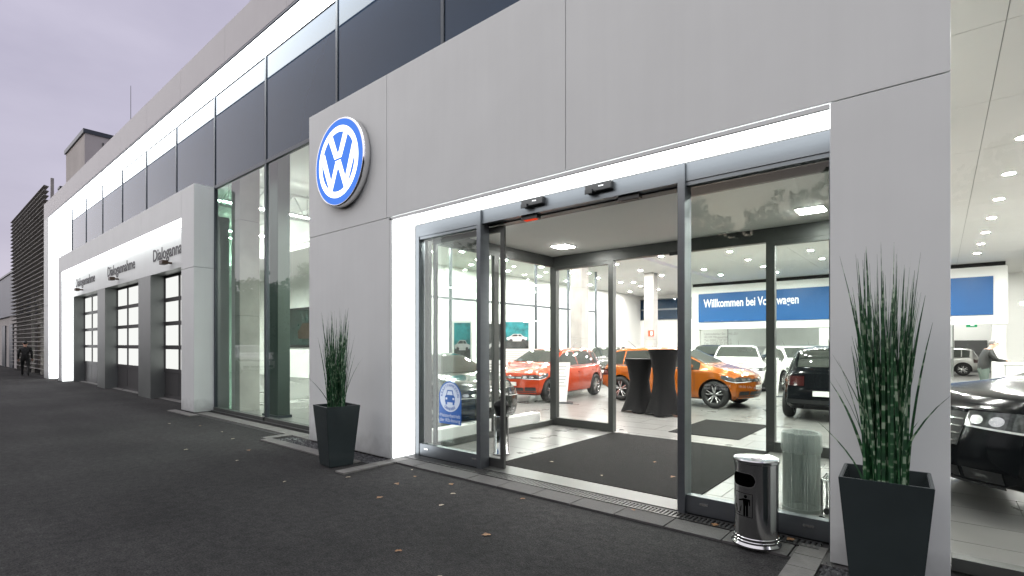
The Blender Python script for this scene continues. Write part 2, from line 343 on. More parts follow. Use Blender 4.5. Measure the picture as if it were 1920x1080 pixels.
# tiles: the 300 nearest are single pieces, the rest one joined part
tw, td, tz = 1.2, 0.6, 0.016
tile_me = MB().box(-tw / 2 + .004, tw / 2 - .004, -td / 2 + .004, td / 2 - .004, 0.008, tz).mesh('tile', 'tile')
tiles = []
for i in range(-12, 9):
    for j in range(0, 48):
        x = i * tw + 0.6 + (0.6 if j % 2 else 0); y = 0.9 + j * td
        tiles.append((math.hypot(x + 1, y + 4.4), x, y))
tiles.sort()
for _, x, y in tiles[:300]: put('tile', tile_me, floor, (x, y, 0))
mb = MB()
for _, x, y in tiles[300:]: mb.box(x - tw / 2 + .004, x + tw / 2 - .004, y - td / 2 + .004, y + td / 2 - .004, 0.008, tz)
for x0, x1, y0, y1 in ((XL, -14.6, 0.62, 40), (10.9, XR, 0.62, 40), (-14.5, 10.9, 29.1, 40)):
    mb.box(x0, x1, y0, y1, 0.008, tz)
tag(mb.obj('far_tiles', 'tile', floor), kind='stuff')

ceil = box('showroom_ceiling', 'grout', None, -8.3, XR, 0.56, 40, 5.02, 5.2); tag(ceil, kind='structure')
cp = MB().box(-1.146, 1.146, -1.146, 1.146, 5.0, 5.02).mesh('ceiling_panel', 'ceiling')
for i in range(-4, 6):
    for j in range(0, 17):
        x = 0.52 + 1.15 + i * 2.3; y = 0.6 + 1.15 + j * 2.3
        if x + 1.15 < XR + .8 and x - 1.15 > -8.9: put('ceiling_panel', cp, ceil, (x, y, 0))
c2 = box('showroom_ceiling', 'ceiling', None, XL, -9.0, 4.6, 40, 5.0, 5.2); tag(c2, kind='structure')
c3 = box('service_hall_ceiling', 'ceiling', None, XL, -8.35, 0.56, 4.55, 6.3, 6.5); tag(c3, kind='structure')
b1 = box('ceiling_bulkhead', 'white_wall', None, XL, -8.35, 4.56, 4.7, 5.2, 6.3); tag(b1, kind='structure')
b2 = box('ceiling_bulkhead', 'white_wall', None, -8.34, -8.2, 0.6, 4.55, 5.2, 6.4); tag(b2, kind='structure')
tag(box('back_wall', 'white_wall', None, XL, 0.0, YB, YB + .2, 0, 5), kind='structure')
tag(box('back_wall', 'white_wall', None, 2.05, XR, YB, YB + .2, 0, 5), kind='structure')
tag(box('stair_room_wall', 'white_wall', None, -3, 6, 38, 38.2, 0, 5), kind='structure')
tag(box('side_wall', 'white_wall', None, XR, XR + .2, 0.6, 40, 0, 5.2), kind='structure')
tag(box('side_wall', 'white_wall', None, XL - .2, XL, 0.8, 40, 0, 6.4), kind='structure')
tag(box('service_hall_wall', 'white_wall', None, XL, -16.5, 8.0, 8.2, 0, 5.0), kind='structure')

# ================================================================== THE BUILDING
bld = thing('dealership_building', 'long pale car dealership with lit white frame, dark glass band and two portals', 'building', (-10, 0.2, 0))
def bp_(o):                       # keep world coordinates when parenting to the building root
    o.parent = bld; o.location = Vector(o.location) - bld.location; return o
def bbox(name, m, x0, x1, y0, y1, z0, z1, bevel=0.0, parent=None):
    o = box(name, m, None, x0, x1, y0, y1, z0, z1, bevel)
    if parent: o.parent = parent
    else: bp_(o)
    return o
def bpane(name, m, pts, parent=None):
    o = MB().quad(pts).obj(name, m)
    if parent: o.parent = parent
    else: bp_(o)
    return o
YG = 0.45
MULL = [-32.58 + 2.722 * i for i in range(17)]
# --- upper frame
hdr = bbox('roof_frame', 'dark_gap', -33.6, 13.4, 0.05, 12, 7.75, 8.40)
for i in range(18):
    x0 = -33.62 + 2.735 * i; x1 = x0 + 2.729
    o = bbox('parapet_panel', 'panel_warm', x0, x1, 0.0, 0.045, 7.70, 8.46, parent=hdr)
bbox('roof_cap', 'panel_warm', -33.62, 13.4, 0.047, 12, 8.405, 8.465, parent=hdr)
bbox('frame_side', 'panel', -33.62, -32.42, 0.0, 0.5, 3.50, 7.694, parent=hdr)
bbox('frame_side', 'panel', -33.62, -32.42, 0.0, 0.5, 0.0, 3.485, parent=hdr)
bbox('soffit_trim', 'alu', -32.40, 13.4, 0.004, 0.034, 7.655, 7.694, parent=hdr)
bbox('light_panel', 'light_panel_roof', -32.38, 13.4, 0.036, 0.43, 7.66, 7.745, parent=hdr)
bbox('light_panel', 'light_panel', -32.415, -32.37, 0.03, 0.43, 0.02, 7.65, parent=hdr)
# --- curtain wall
core = bbox('wall_core', 'dark_gap', -33.0, 13.2, 0.53, 0.6, 5.5, 7.72)
for i, x in enumerate(MULL):
    bbox('mullion', 'mullion', x - .03, x + .03, YG - .018, YG + .06, 0.10 if (x > -13.8) and not (-8.1 < x < .3) else 5.42, 7.655)
    if i < len(MULL) - 1:
        xa, xb = x + .037, MULL[i + 1] - .037
        bbox('spandrel_panel', 'spandrel', xa, xb, YG, YG + .03, 5.50, 7.64)
        bbox('transom', 'mullion', xa, xb, YG - .016, YG + .06, 5.42, 5.495)
for xa, xb in ((-13.49, -10.84), (-10.77, -8.22), (0.06, 2.77), (2.85, 5.49), (5.57, 8.2)):
    bpane('glass_pane', 'glass_bay' if xb < 0 else 'glass', [(xa, YG + .01, .12), (xb, YG + .01, .12), (xb, YG + .01, 5.42), (xa, YG + .01, 5.42)])
    bbox('base_rail', 'alu_dark', xa, xb, YG - .05, YG + .07, 0.03, 0.12)
bbox('base_rail', 'alu_dark', -13.5, -8.2, YG - .1, YG - .051, 0.0, 0.05)
# --- entrance portal
por = bbox('entrance_portal', 'dark_gap', -8.18, 0.02, 0.05, 0.42, 3.47, 5.45)
def fp(x0, x1, z0, z1, m='panel', par=None): return bbox('facade_panel', m, x0, x1, 0.0, 0.045, z0, z1, bevel=0.003, parent=par or por)
J = .004
fp(-8.21, -6.05 - J, 3.445 + J, 5.49); fp(-6.05 + J, -2.99 - J, 3.445 + J, 5.49); fp(-2.99 + J, 0.05, 3.445 + J, 5.49)
fp(-8.21, -5.99, 0.03, 3.445 - J); fp(-.63, 0.05, 0.03, 3.445 - J)
bbox('pier', 'panel', -8.205, -6.0, 0.05, 0.6, 0.0, 3.44, parent=por)
bbox('pier', 'panel', -.625, 0.045, 0.05, 0.6, 0.0, 3.44, parent=por)
bbox('portal_cap', 'panel', -8.205, 0.045, 0.047, 0.44, 5.452, 5.488, parent=por)
bbox('portal_side', 'panel', 0.022, 0.046, 0.05, 0.44, 3.46, 5.45, parent=por)
bbox('portal_side', 'panel', -8.206, -8.182, 0.05, 0.44, 3.46, 5.45, parent=por)
bbox('trim', 'panel', -5.985, -5.945, 0.002, 0.03, 0.03, 3.43, parent=por)
bbox('trim', 'panel', -5.985, -.635, 0.002, 0.03, 3.405, 3.438, parent=por)
bbox('light_panel', 'light_panel', -5.998, -5.95, 0.032, 0.425, 0.03, 3.40, parent=por)
bbox('light_panel', 'light_panel', -5.95, -.632, 0.032, 0.425, 3.405, 3.46, parent=por)
# --- entrance doors
YD = 0.44
dfr = MB()
dfr.box(-5.945, -.64, YD, YD + .12, 3.225, 3.40)
for a, b in ((-5.945, -5.875), (-.70, -.64)): dfr.box(a, b, YD + .001, YD + .12, 0.0, 3.225)
for a, b in ((-4.67, -4.60), (-1.96, -1.89)): dfr.box(a, b, YD - .03, YD + .14, 0.0, 3.3955)
for a, b in ((-5.875, -4.67), (-1.89, -.70)): dfr.box(a, b, YD + .01, YD + .10, 0.02, 0.19); dfr.box(a, b, YD + .012, YD + .098, 3.185, 3.225)
door_frame = bp_(dfr.obj('door_frame', 'alu'))
for a, b in ((-5.875, -4.67), (-1.89, -.70)):
    bpane('sidelight_pane', 'glass_green', [(a, YD + .05, .19), (b, YD + .05, .19), (b, YD + .05, 3.19), (a, YD + .05, 3.19)], parent=None)
def leaf(x0, x1, y):
    m = MB()
    for a, b in ((x0, x0 + .06), (x1 - .06, x1)): m.box(a, b, y, y + .04, .02, 3.2)
    m.box(x0 + .06, x1 - .06, y + .002, y + .038, .02, .14); m.box(x0 + .06, x1 - .06, y + .002, y + .038, 3.12, 3.2)
    o = bp_(m.obj('sliding_door', 'alu_dark'))
    p = pane('door_pane', 'glass_thin', o, [(x0 + .06, y + .02, .14), (x1 - .06, y + .02, .14), (x1 - .06, y + .02, 3.12), (x0 + .06, y + .02, 3.12)])
    return o
leaf(-5.74, -4.36, .60); leaf(-2.04, -.58, .605)
trk = bbox('door_track', 'alu_dark', -5.94, -.64, .562, .70, 3.21, 3.40)
for x in (-3.73, -2.83):
    s_ = bp_(MB().box(x - .16, x + .16, YD - .065, YD - .002, 3.30, 3.385).obj('motion_sensor', 'black_plastic', bevel=.008))
    s2 = MB().box(x - .15, x - .06, YD - .085, YD - .066, 3.285, 3.33).obj('sensor_eye', 'black_plastic', s_)
    MB().box(x + .01, x + .07, YD - .0675, YD - .066, 3.342, 3.355).obj('maker_mark', 'white_ink', s_)
for x, m2 in ((-3.85, 'sensor_red'), (-2.52, 'black_plastic')):
    s_ = bbox('safety_sensor', 'black_plastic', x - .12, x + .12, .48, .56, 3.175, 3.223)
    MB().box(x - .09, x + .09, .49, .55, 3.168, 3.1745).obj('sensor_lens', m2, s_)
for x in (-5.72, -4.75, -1.72, -.85): bbox('rail_cap', 'steel', x - .04, x + .04, YD + .003, YD + .009, .115, .135)
# --- vestibule behind the doors
vc = bbox('vestibule_ceiling', 'vest_ceiling', -6.05, -.62, .705, 4.02, 3.41, 3.55)
for x in (-5.2, -1.3):
    for y in (1.2, 3.2):
        MB().box(x - .17, x + .17, y - .17, y + .17, 3.398, 3.409).obj('light_frame', 'white_paint', vc)
        MB().box(x - .15, x + .15, y - .15, y + .15, 3.39, 3.3975).obj('ceiling_light', 'square_light', vc)
m = MB()
m.box(-6.08, -.6, 4.02, 4.14, 3.20, 3.42)
for a, b in ((-6.08, -5.94), (-4.75, -4.65), (-2.04, -1.92), (-.72, -.60)): m.box(a, b, 4.021, 4.139, 0.01, 3.20)
for a, b in ((-5.94, -4.75), (-1.92, -.72)): m.box(a, b, 4.03, 4.13, .02, .17); m.box(a, b, 4.03, 4.13, 3.14, 3.2)
ivf = bp_(m.obj('inner_door_frame', 'alu_dark'))
for a, b in ((-5.94, -4.75), (-1.92, -.72)): pane('door_pane', 'glass_thin', ivf, [(a, 4.08, .17), (b, 4.08, .17), (b, 4.08, 3.14), (a, 4.08, 3.14)])
MB().box(-3.55, -3.25, 3.98, 4.018, 3.16, 3.215).obj('safety_sensor', 'black_plastic', ivf)
for X in (-6.07, -.66):
    m = MB(); m.box(X, X + .07, .72, 4.019, 3.20, 3.405)
    for a, b in ((.72, .80), (2.24, 2.36)): m.box(X, X + .07, a, b, 0.01, 3.2)
    m.box(X + .005, X + .065, .80, 4.019, .02, .12)
    f = bp_(m.obj('vestibule_side_frame', 'alu_dark'))
    for a, b in ((.8, 2.24), (2.36, 4.02)): pane('side_pane', 'glass_thin', f, [(X + .03, a, .12), (X + .03, b, .12), (X + .03, b, 3.2), (X + .03, a, 3.2)])
bbox('threshold', 'alu_dark', -4.6, -1.96, .45, .78, .0, .022)
# stickers and lettering on the entrance glass
mb = MB(); ys = YD + .044
cxs, czs, rs = -5.255, .905, .225
n = 40
pts = [(cxs + rs * math.cos(t), ys, czs + rs * math.sin(t)) for t in np.linspace(0, math.pi, n)] + [(cxs - rs, ys, .53), (cxs + rs, ys, .53)]
mb.quad(pts[::-1])
st = bp_(mb.obj('guild_sticker', 'sticker_blue'))
mb = MB(); k = 48
for (r0, r1) in ((.205, .192), (.198, .122)):
    if r0 == .205:
        a = [(cxs + r0 * math.cos(2 * math.pi * i / k), ys - .001, czs + r0 * math.sin(2 * math.pi * i / k)) for i in range(k)]
        mb.quad(a)
mb.obj('sticker_disc', 'sticker_white', st)
car_ic = MB()
for q in ([(-.10, -.07), (.10, -.07), (.10, .01), (.075, .03), (.055, .10), (-.055, .10), (-.075, .03), (-.10, .01)], [(-.09, -.105), (-.055, -.105), (-.055, -.07), (-.09, -.07)], [(.055, -.105), (.09, -.105), (.09, -.07), (.055, -.07)]):
    car_ic.quad([(cxs + a, ys - .002, czs + b) for a, b in q])
car_ic.obj('sticker_car', 'sticker_blue', st)
w_ic = MB(); w_ic.quad([(cxs + a, ys - .003, czs + b) for a, b in [(-.058, .032), (.058, .032), (.043, .085), (-.043, .085)]])
for sx in (-1, 1): w_ic.quad([(cxs + sx * .07 + a, ys - .003, czs - .02 + b) for a, b in [(-.018, -.014), (.018, -.014), (.018, .014), (-.018, .014)]])
w_ic.obj('sticker_window', 'sticker_white', st)
def arc_text(word, r, a0, a1, flip, size):
    for i, ch in enumerate(word):
        t = a0 + (a1 - a0) * i / (len(word) - 1)
        me = text_mesh(ch, size, 'sticker_blue', extrude=.0, align='CENTER', bold=.001)
        o = put('lettering', me, st)
        o.location = (cxs + r * math.cos(t), ys - .0025, czs + r * math.sin(t))
        rot = t - math.pi / 2 if not flip else t + math.pi / 2
        o.matrix_local = Matrix.Translation(o.location) @ Matrix.Rotation(-rot, 4, 'Y') @ Matrix.Rotation(math.radians(90), 4, 'X')
arc_text('KRAFTFAHRZEUG', .150, math.radians(172), math.radians(8), False, .055)
arc_text('GEWERBE', .183, math.radians(236), math.radians(304), True, .055)
wall_text('Meisterbetrieb\nder Kfz-Innung', .072, 'sticker_white', st, cxs, ys - .002, .625, extrude=0, align='CENTER', width=.41, vspace=.9)
for body, size, x, z in (('Volkswagen Zentrum Wuppertal', .030, -1.73, 1.85), ('Gottfried Schultz Wuppertal GmbH & Co. KG', .021, -1.73, 1.815),
                         ('Uellendahler Str. 245-251\n42109 Wuppertal\nTel: 0202 / 27 57 - 0\nFax: 0202 / 27 57 - 0', .030, -1.73, 1.735),
                         ('VERKAUF', .03, -1.42, 1.58), ('Montag - Freitag\n9.00 - 18.00 Uhr', .03, -1.42, 1.49), ('Dienstag', .03, -1.66, 1.49),
                         ('0800 - VWSERVICE\n0800 - 897378423', .03, -1.73, 1.25), ('18.00 Uhr geöffnet', .03, -1.42, 1.25)):
    wall_text(body, size, 'ink_grey', bld, x - bld.location.x, YD + .046 - bld.location.y, z, extrude=0)
# --- service portal
sp = bbox('service_portal', 'dark_gap', -30.0, -13.6, 0.05, 0.36, 4.80, 5.40)
for a, b in ((-30.05, -27.0), (-27.0, -23.9), (-23.9, -20.8), (-20.8, -17.7), (-17.7, -14.42)): fp(a + J, b - J, 4.79, 5.46, par=sp)
fp(-14.42 + J, -13.59, 3.49, 5.46, par=sp); fp(-14.42 + J, -13.59, 0.03, 3.48, par=sp)
fp(-30.05, -29.36, 3.49, 4.78, par=sp); fp(-30.05, -29.36, 0.03, 3.48, par=sp)
bbox('facade_panel', 'panel', -13.59 + .003, -13.55, 0.0, .44, 3.49, 5.46, bevel=.003, parent=sp); bbox('facade_panel', 'panel', -13.59 + .003, -13.55, 0.0, .44, 0.03, 3.48, bevel=.003, parent=sp)
bbox('pier', 'steel_grey', -14.40, -13.6, .05, .8, 0.0, 4.79, parent=sp)
bbox('pier', 'steel_grey', -30.03, -29.40, .05, .8, 0.0, 4.79, parent=sp)
bbox('portal_cap', 'panel', -30.04, -13.56, .047, .44, 5.41, 5.457, parent=sp)
bbox('light_panel', 'light_panel', -29.355, -14.425, .03, .375, 4.775, 4.80, parent=sp)
bbox('light_panel', 'light_panel', -29.395, -29.355, .03, .375, 0.03, 4.77, parent=sp)
for a, b in ((-29.35, -24.3), (-24.3, -18.95), (-18.95, -14.405)): bbox('fascia_panel', 'panel', a + J, b - J, .38, .42, 3.73, 4.76, parent=sp)
bbox('door_lintel', 'steel_grey', -29.35, -14.40, .425, .80, 3.735, 4.79, parent=sp)
for a, b in ((-29.395, -29.15), (-24.88, -23.74), (-19.56, -18.32)): bbox('pillar', 'steel_grey', a, b, .382, .80, 0.0, 3.728, parent=sp)
for a, b in ((-29.15, -24.88), (-23.74, -19.56), (-18.32, -14.40)):
    cx = (a + b) / 2
    wall_text('Dialogannahme', .50, 'ink', bld, cx - 1.71 - bld.location.x, .374 - bld.location.y, 4.10, width=3.42, bold=.005)
    gd = MB(); nc = 3; wd = (b - a) / nc; Yq = .74
    zs = [3.72, 2.99, 2.27, 1.55, .84]
    for z in zs: gd.box(a, b, Yq, Yq + .06, z - .06, z + .06 if z < 3.7 else 3.73)
    for c in range(nc + 1):
        x = a + c * wd; gd.box(max(a, x - .05), min(b, x + .05), Yq + .001, Yq + .059, .78, 3.66)
    gd.box(a, b, Yq, Yq + .06, 0.005, .10); gd.box(a, b, Yq + .02, Yq + .05, .10, .78)
    go = bp_(gd.obj('garage_door', 'door_dark'))
    for r in range(4):
        for c in range(nc):
            MB().box(a + c * wd + .052, a + (c + 1) * wd - .052, Yq + .03, Yq + .036, zs[r + 1] + .062, zs[r] - .062).obj('door_pane', 'pane_lit', go)
    for c in range(nc): MB().box(a + c * wd + .06, a + (c + 1) * wd - .06, Yq + .012, Yq + .0195, .13, .75).obj('lower_panel', 'door_dark', go)
for x in (-27.3, -21.85, -16.4):
    lp = thing('spotlight', {-27.3: 'small brown spotlight under the lettering of the farthest garage door', -21.85: 'small brown spotlight under the lettering of the middle garage door', -16.4: 'small brown spotlight under the lettering of the nearest garage door'}[x], 'spotlight', (x, .37, 3.9), group='spotlights above the garage doors')
    MB().bar((0, .008, 0), (0, -.12, 0), .03).obj('arm', 'brass', lp)
    MB().box(-.14, .14, -.26, -.12, -.06, .05).obj('lamp_head', 'brass', lp, bevel=.012)

# --- emblem sign
sg = thing('illuminated_sign', 'round illuminated blue and white emblem sign on the pale portal wall', 'sign', (-7.10, -.004, 4.45))
R = .66
MB().lathe([(0, 0), (R + .015, 0), (R + .02, -.03), (R + .016, -.10), (R + .003, -.125), (R - .012, -.120)], 72, axis='Y').obj('rim', 'chrome', sg, smooth=True, fix=True)
mb = MB(); mb.quad([((R - .012) * math.cos(2 * math.pi * i / 72), -.122, (R - .012) * math.sin(2 * math.pi * i / 72)) for i in range(72)]); mb.obj('face', 'sign_blue', sg)
mb = MB(); n = 72; r1, r2 = R * .83, R * .69
for i in range(n):
    t0, t1 = 2 * math.pi * i / n, 2 * math.pi * (i + 1) / n
    mb.quad([(r1 * math.cos(t0), -.130, r1 * math.sin(t0)), (r1 * math.cos(t1), -.130, r1 * math.sin(t1)), (r2 * math.cos(t1), -.130, r2 * math.sin(t1)), (r2 * math.cos(t0), -.130, r2 * math.sin(t0))])
mb.obj('emblem_ring', 'sign_white', sg)
def stroke(pts, w, y):                     # polyline of constant width with mitred joints
    P = [Vector(p) for p in pts]; Lf = []; Rt = []
    for i, p in enumerate(P):
        d0 = (P[i] - P[i - 1]).normalized() if i else None; d1 = (P[i + 1] - P[i]).normalized() if i < len(P) - 1 else None
        if d0 is None: d0 = d1
        if d1 is None: d1 = d0
        n0 = Vector((-d0.y, d0.x)); n1 = Vector((-d1.y, d1.x)); nn = (n0 + n1).normalized(); k = min(1.9, 1 / max(.3, nn.dot(n0))) * w / 2
        Lf.append(p + nn * k); Rt.append(p - nn * k)
    m = MB()
    for i in range(len(P) - 1):
        m.quad([(q.x, y, q.y) for q in (Lf[i], Rt[i], Rt[i + 1], Lf[i + 1])])
    return m
q = R * .72
stroke([(-.46 * q, .89 * q), (0, -.02 * q), (.46 * q, .89 * q)], .125, -.128).obj('emblem_letter', 'sign_white', sg)
stroke([(-.93 * q, .37 * q), (-.42 * q, -.80 * q), (0, .10 * q), (.42 * q, -.80 * q), (.93 * q, .37 * q)], .125, -.126).obj('emblem_letter', 'sign_white', sg)
mb = MB(); mb.box(-.16, .16, -.127, -.1265, .002, .034); mb.obj('emblem_gap', 'sign_blue', sg)
for o in sg.children:
    if o.name.startswith('emblem_gap'):
        o.location = (0, -.004, .03 * R)

# ================================================================== ENTRANCE GROUND
pav = tag(box('paving_strip', 'dark_gap', None, -14.4, 8, -.06, .44, .0005, .004), kind='structure')
x = -5.9
pm = MB().box(-.244, .244, -.135, .135, .004, .022).mesh('paving_stone', 'paver_dark')
for i in range(11): put('paving_stone', pm, pav, (x + .25 + .5 * i, .08, random.uniform(-.003, .001)))
pm2 = MB().box(-.244, .244, -.13, .13, .004, .022).mesh('paving_stone', 'paver')
for i in range(11): put('paving_stone', pm2, pav, (-13.3 + .5 * i, .16, random.uniform(-.003, .001)))
for i in range(10): put('paving_stone', pm2, pav, (.35 + .5 * i, .18, random.uniform(-.003, .001)))
pm3 = MB().box(-.096, .096, -.127, .127, .004, .024).mesh('paving_stone', 'paver')
for j in range(6): put('paving_stone', pm3, pav, (-.78, .17 - j * .262, random.uniform(-.002, .001)))
for j in range(4): put('paving_stone', pm3, pav, (-5.86, .05 - j * .262, random.uniform(-.002, .001)))
for j in range(2): put('paving_stone', pm3, pav, (-8.98, -.02 - j * .262, random.uniform(-.002, .001)))
pm4 = MB().box(-.19, .19, -.095, .095, .004, .024).mesh('paving_stone', 'paver')
for j in range(7): put('paving_stone', pm4, pav, (-8.7 + .386 * j, -.42, random.uniform(-.002, .001)))
for j in range(4): put('paving_stone', pm4, pav, (-14.4 + .386 * j, -.16, random.uniform(-.002, .001)))
# gravel beds round the piers
def gravel_bed(x0, x1, y0, y1, label, n=420):
    m = MB()
    for i in range(n):
        x, y = random.uniform(x0, x1), random.uniform(y0, y1); r = random.uniform(.012, .026); k = len(m.v); a = random.random() * 6
        for (dx, dy, dz) in ((1, 0, .1), (-.2, .9, 0), (-.8, -.5, .1), (.1, -.9, .05), (0, 0, .9)):
            m.v.append((x + r * (dx * math.cos(a) - dy * math.sin(a)), y + r * (dx * math.sin(a) + dy * math.cos(a)), .008 + r * dz))
        for f in ((0, 1, 4), (1, 2, 4), (2, 3, 4), (3, 0, 4)): m.f.append(tuple(k + q for q in f)); m.m.append(0)
    m.quad([(x0, y0, .006), (x1, y0, .006), (x1, y1, .006), (x0, y1, .006)])
    o = m.obj('gravel_bed', 'gravel'); tag(o, label, 'gravel', kind='stuff')
gravel_bed(-8.78, -5.98, -.31, -.01, 'dark gravel bed below the wide left pier of the entrance')
gravel_bed(-.66, .3, -.9, -.01, 'dark gravel bed below the narrow right pier of the entrance')
# drainage channel with single grate bars
dr = thing('drain_channel', 'dark slotted drain channel in front of the glass entrance doors', 'drain', (-3.3, .31, 0))
MB().box(-2.62, 2.56, -.085, .085, .005, .010).obj('channel', 'dark_gap', dr)
mb = MB(); mb.box(-2.62, 2.56, -.085, -.066, .0105, .026); mb.box(-2.62, 2.56, .066, .085, .0105, .026); mb.obj('grate_frame', 'grate', dr)
gb = MB().box(-.011, .011, -.065, .065, .011, .024).mesh('grate_bar', 'grate')
for i in range(128): put('grate_bar', gb, dr, (-2.6 + .0405 * i, 0, 0))
mat_o = box('entrance_mat', 'entrance_mat', None, -4.62, -1.98, .79, 3.98, .017, .027); tag(mat_o, 'large dark ribbed entrance mat between the outer and inner doors', 'door mat')
mat_i = box('entrance_mat', 'entrance_mat', None, -3.87, -2.63, 4.7, 6.7, .017, .027); tag(mat_i, 'smaller dark mat on the showroom floor beyond the inner doors', 'door mat')

# ------------------------------------------------------------------ planters with striped grass
def planter(loc, rz, label, top=.235, bot=.165, h=.82):
    p = thing('planter', label, 'planter', loc, rz, 'tapered planters beside the entrance')
    m = MB(); t, b, i_ = top, bot, top - .022
    L0 = [(-b, -b, .01), (b, -b, .01), (b, b, .01), (-b, b, .01)]; L1 = [(-t, -t, h), (t, -t, h), (t, t, h), (-t, t, h)]
    L2 = [(-i_, -i_, h), (i_, -i_, h), (i_, i_, h), (-i_, i_, h)]; L3 = [(-i_ + .02, -i_ + .02, h - .12), (i_ - .02, -i_ + .02, h - .12), (i_ - .02, i_ - .02, h - .12), (-i_ + .02, i_ - .02, h - .12)]
    for A, B in ((L0, L1), (L1, L2), (L2, L3)):
        for q in range(4): m.quad([A[q], A[(q + 1) % 4], B[(q + 1) % 4], B[q]])
    m.quad(L0[::-1])
    me = m.mesh('pot', 'planter'); bm = bmesh.new(); bm.from_mesh(me); bmesh.ops.remove_doubles(bm, verts=bm.verts, dist=1e-4)
    ed = [e for e in bm.edges if len(e.link_faces) == 2]
    bmesh.ops.bevel(bm, geom=ed, offset=.004, segments=2, affect='EDGES'); bm.to_mesh(me); bm.free()
    put('pot', me, p)
    s = i_ - .018; MB().quad([(-s, -s, h - .11), (s, -s, h - .11), (s, s, h - .11), (-s, s, h - .11)]).obj('soil', 'soil', p)
    for k in range(12):
        bm = bmesh.new(); bmesh.ops.create_icosphere(bm, subdivisions=2, radius=.03)
        for v in bm.verts: v.co = Vector((v.co.x * 1.3, v.co.y, v.co.z * .6)) * random.uniform(.9, 1.1)
        me = bpy.data.meshes.new('pebble'); bm.to_mesh(me); bm.free(); me.materials.append(MAT['pebble'])
        a = random.random() * 6.28; r = random.uniform(.12, .17); put('pebble', me, p, (r * math.cos(a), r * math.sin(a), h - .095), random.random() * 6)
    return p
def grass(loc, label, n, H, spread, seed):
    rg = random.Random(seed); root = thing('ornamental_grass', label, 'plant', loc, 0, 'striped grasses in the planters')
    m = MB(); uvs = []
    for i in range(n):
        a = rg.random() * 6.283; r0 = .115 * math.sqrt(rg.random()); x, y = r0 * math.cos(a), r0 * math.sin(a)
        out = a + rg.gauss(0, .9); lean = abs(rg.gauss(0, 1)) * spread * .20 + .008; h = H * (rg.uniform(.45, .82) if rg.random() < .75 else rg.uniform(.75, 1.0)); w = rg.uniform(.0045, .011)
        if rg.random() < .03: lean = spread * .95; h *= .6
        droop = rg.uniform(0, .10) * h
        tw = rg.random() * 3.14; k = len(m.v); seg = 7; u = rg.random() * 40
        for s in range(seg + 1):
            t = s / seg; d = lean * (t ** 1.7); ww = w * (1 - t ** 3 * .93)
            px, py, pz = x + d * math.cos(out), y + d * math.sin(out), h * t - droop * t ** 4 * (lean / spread)
            m.v += [(px - ww * math.cos(tw), py - ww * math.sin(tw), pz), (px + ww * math.cos(tw), py + ww * math.sin(tw), pz)]
        for s in range(seg):
            q = k + 2 * s; m.f.append((q, q + 1, q + 3, q + 2)); m.m.append(0); v0, v1 = h * s / seg, h * (s + 1) / seg
            uvs += [(u, v0), (u, v0), (u, v1), (u, v1)]
    me = m.mesh('blades', 'blade'); ul = me.uv_layers.new(name='UVMap')
    for i, c in enumerate(uvs): ul.data[i].uv = c
    tag(put('blades', me, root), kind='stuff')
planter((-6.33, -.62, 0), math.radians(-8), 'dark tapered planter at the wide left pier below the emblem sign')
planter((-.27, -.42, 0), math.radians(3), 'large dark tapered planter at the right edge beside the steel bin')
grass((-6.33, -.62, .70), 'green striped grass in the planter below the emblem sign', 190, 1.46, .38, 3)
grass((-.27, -.42, .70), 'tall green striped grass in the planter beside the steel bin', 300, 1.60, .29, 11)

# ------------------------------------------------------------------ steel bin
bn = thing('litter_bin', 'polished steel litter bin with oval opening outside the entrance', 'litter bin', (-1.16, .07, .024), math.radians(20))
r = .165
MB().lathe([(0, 0), (r + .022, 0), (r + .022, .012), (r + .008, .03), (r + .008, .045), (r + .002, .05), (r + .006, .06), (r + .006, .07), (r, .075), (r, .082), (r, .09), (r, .3), (r, .5), (r, .645), (r, .66)], 64).obj('body', 'steel', bn, smooth=True, fix=True)
MB().lathe([(r + .004, .662), (r + .010, .668), (r + .010, .688), (r + .002, .696), (r - .015, .692), (.045, .682), (.038, .665)], 56).obj('lid', 'steel', bn, smooth=True, fix=True)
MB().lathe([(0, .668), (.0375, .668)], 24).obj('ash_hole', 'dark_gap', bn)
for o_ in bn.children: auto_smooth(o_.data, 28)
def cyl_patch(poly, rr, c_ang, z0):
    return [(rr * math.sin(c_ang + x / r), -rr * math.cos(c_ang + x / r), z0 + z) for x, z in poly]
CA = math.radians(-44)
def cyl_fill(mb, poly, rr, z0, dx=.012):
    xs = [p[0] for p in poly]; a, b = min(xs), max(xs); n = max(1, int((b - a) / dx))
    for i in range(n):                     # vertical slices of a convex polygon so that it follows the curve
        x0, x1 = a + (b - a) * i / n, a + (b - a) * (i + 1) / n
        def span(x):
            zz = []
            for k in range(len(poly)):
                (xa, za), (xb, zb) = poly[k], poly[(k + 1) % len(poly)]
                if abs(xb - xa) < 1e-9:
                    if abs(x - xa) < 1e-6: zz += [za, zb]
                elif min(xa, xb) - 1e-9 <= x <= max(xa, xb) + 1e-9: zz.append(za + (zb - za) * (x - xa) / (xb - xa))
            return min(zz), max(zz)
        l0, h0 = span(x0 + 1e-7); l1, h1 = span(x1 - 1e-7)
        mb.quad(cyl_patch([(x0, l0), (x1, l1), (x1, h1), (x0, h0)], rr, CA, z0))
def stad(w, h, n=10):
    p = []
    for i in range(n + 1): t = -math.pi / 2 + math.pi * i / n; p.append((w / 2 - h / 2 + h / 2 * math.cos(t), h / 2 * math.sin(t)))
    for i in range(n + 1): t = math.pi / 2 + math.pi * i / n; p.append((-w / 2 + h / 2 + h / 2 * math.cos(t), h / 2 * math.sin(t)))
    return p
mb = MB(); cyl_fill(mb, stad(.225, .118), r + .0025, .535); mb.obj('opening_rim', 'chrome', bn)
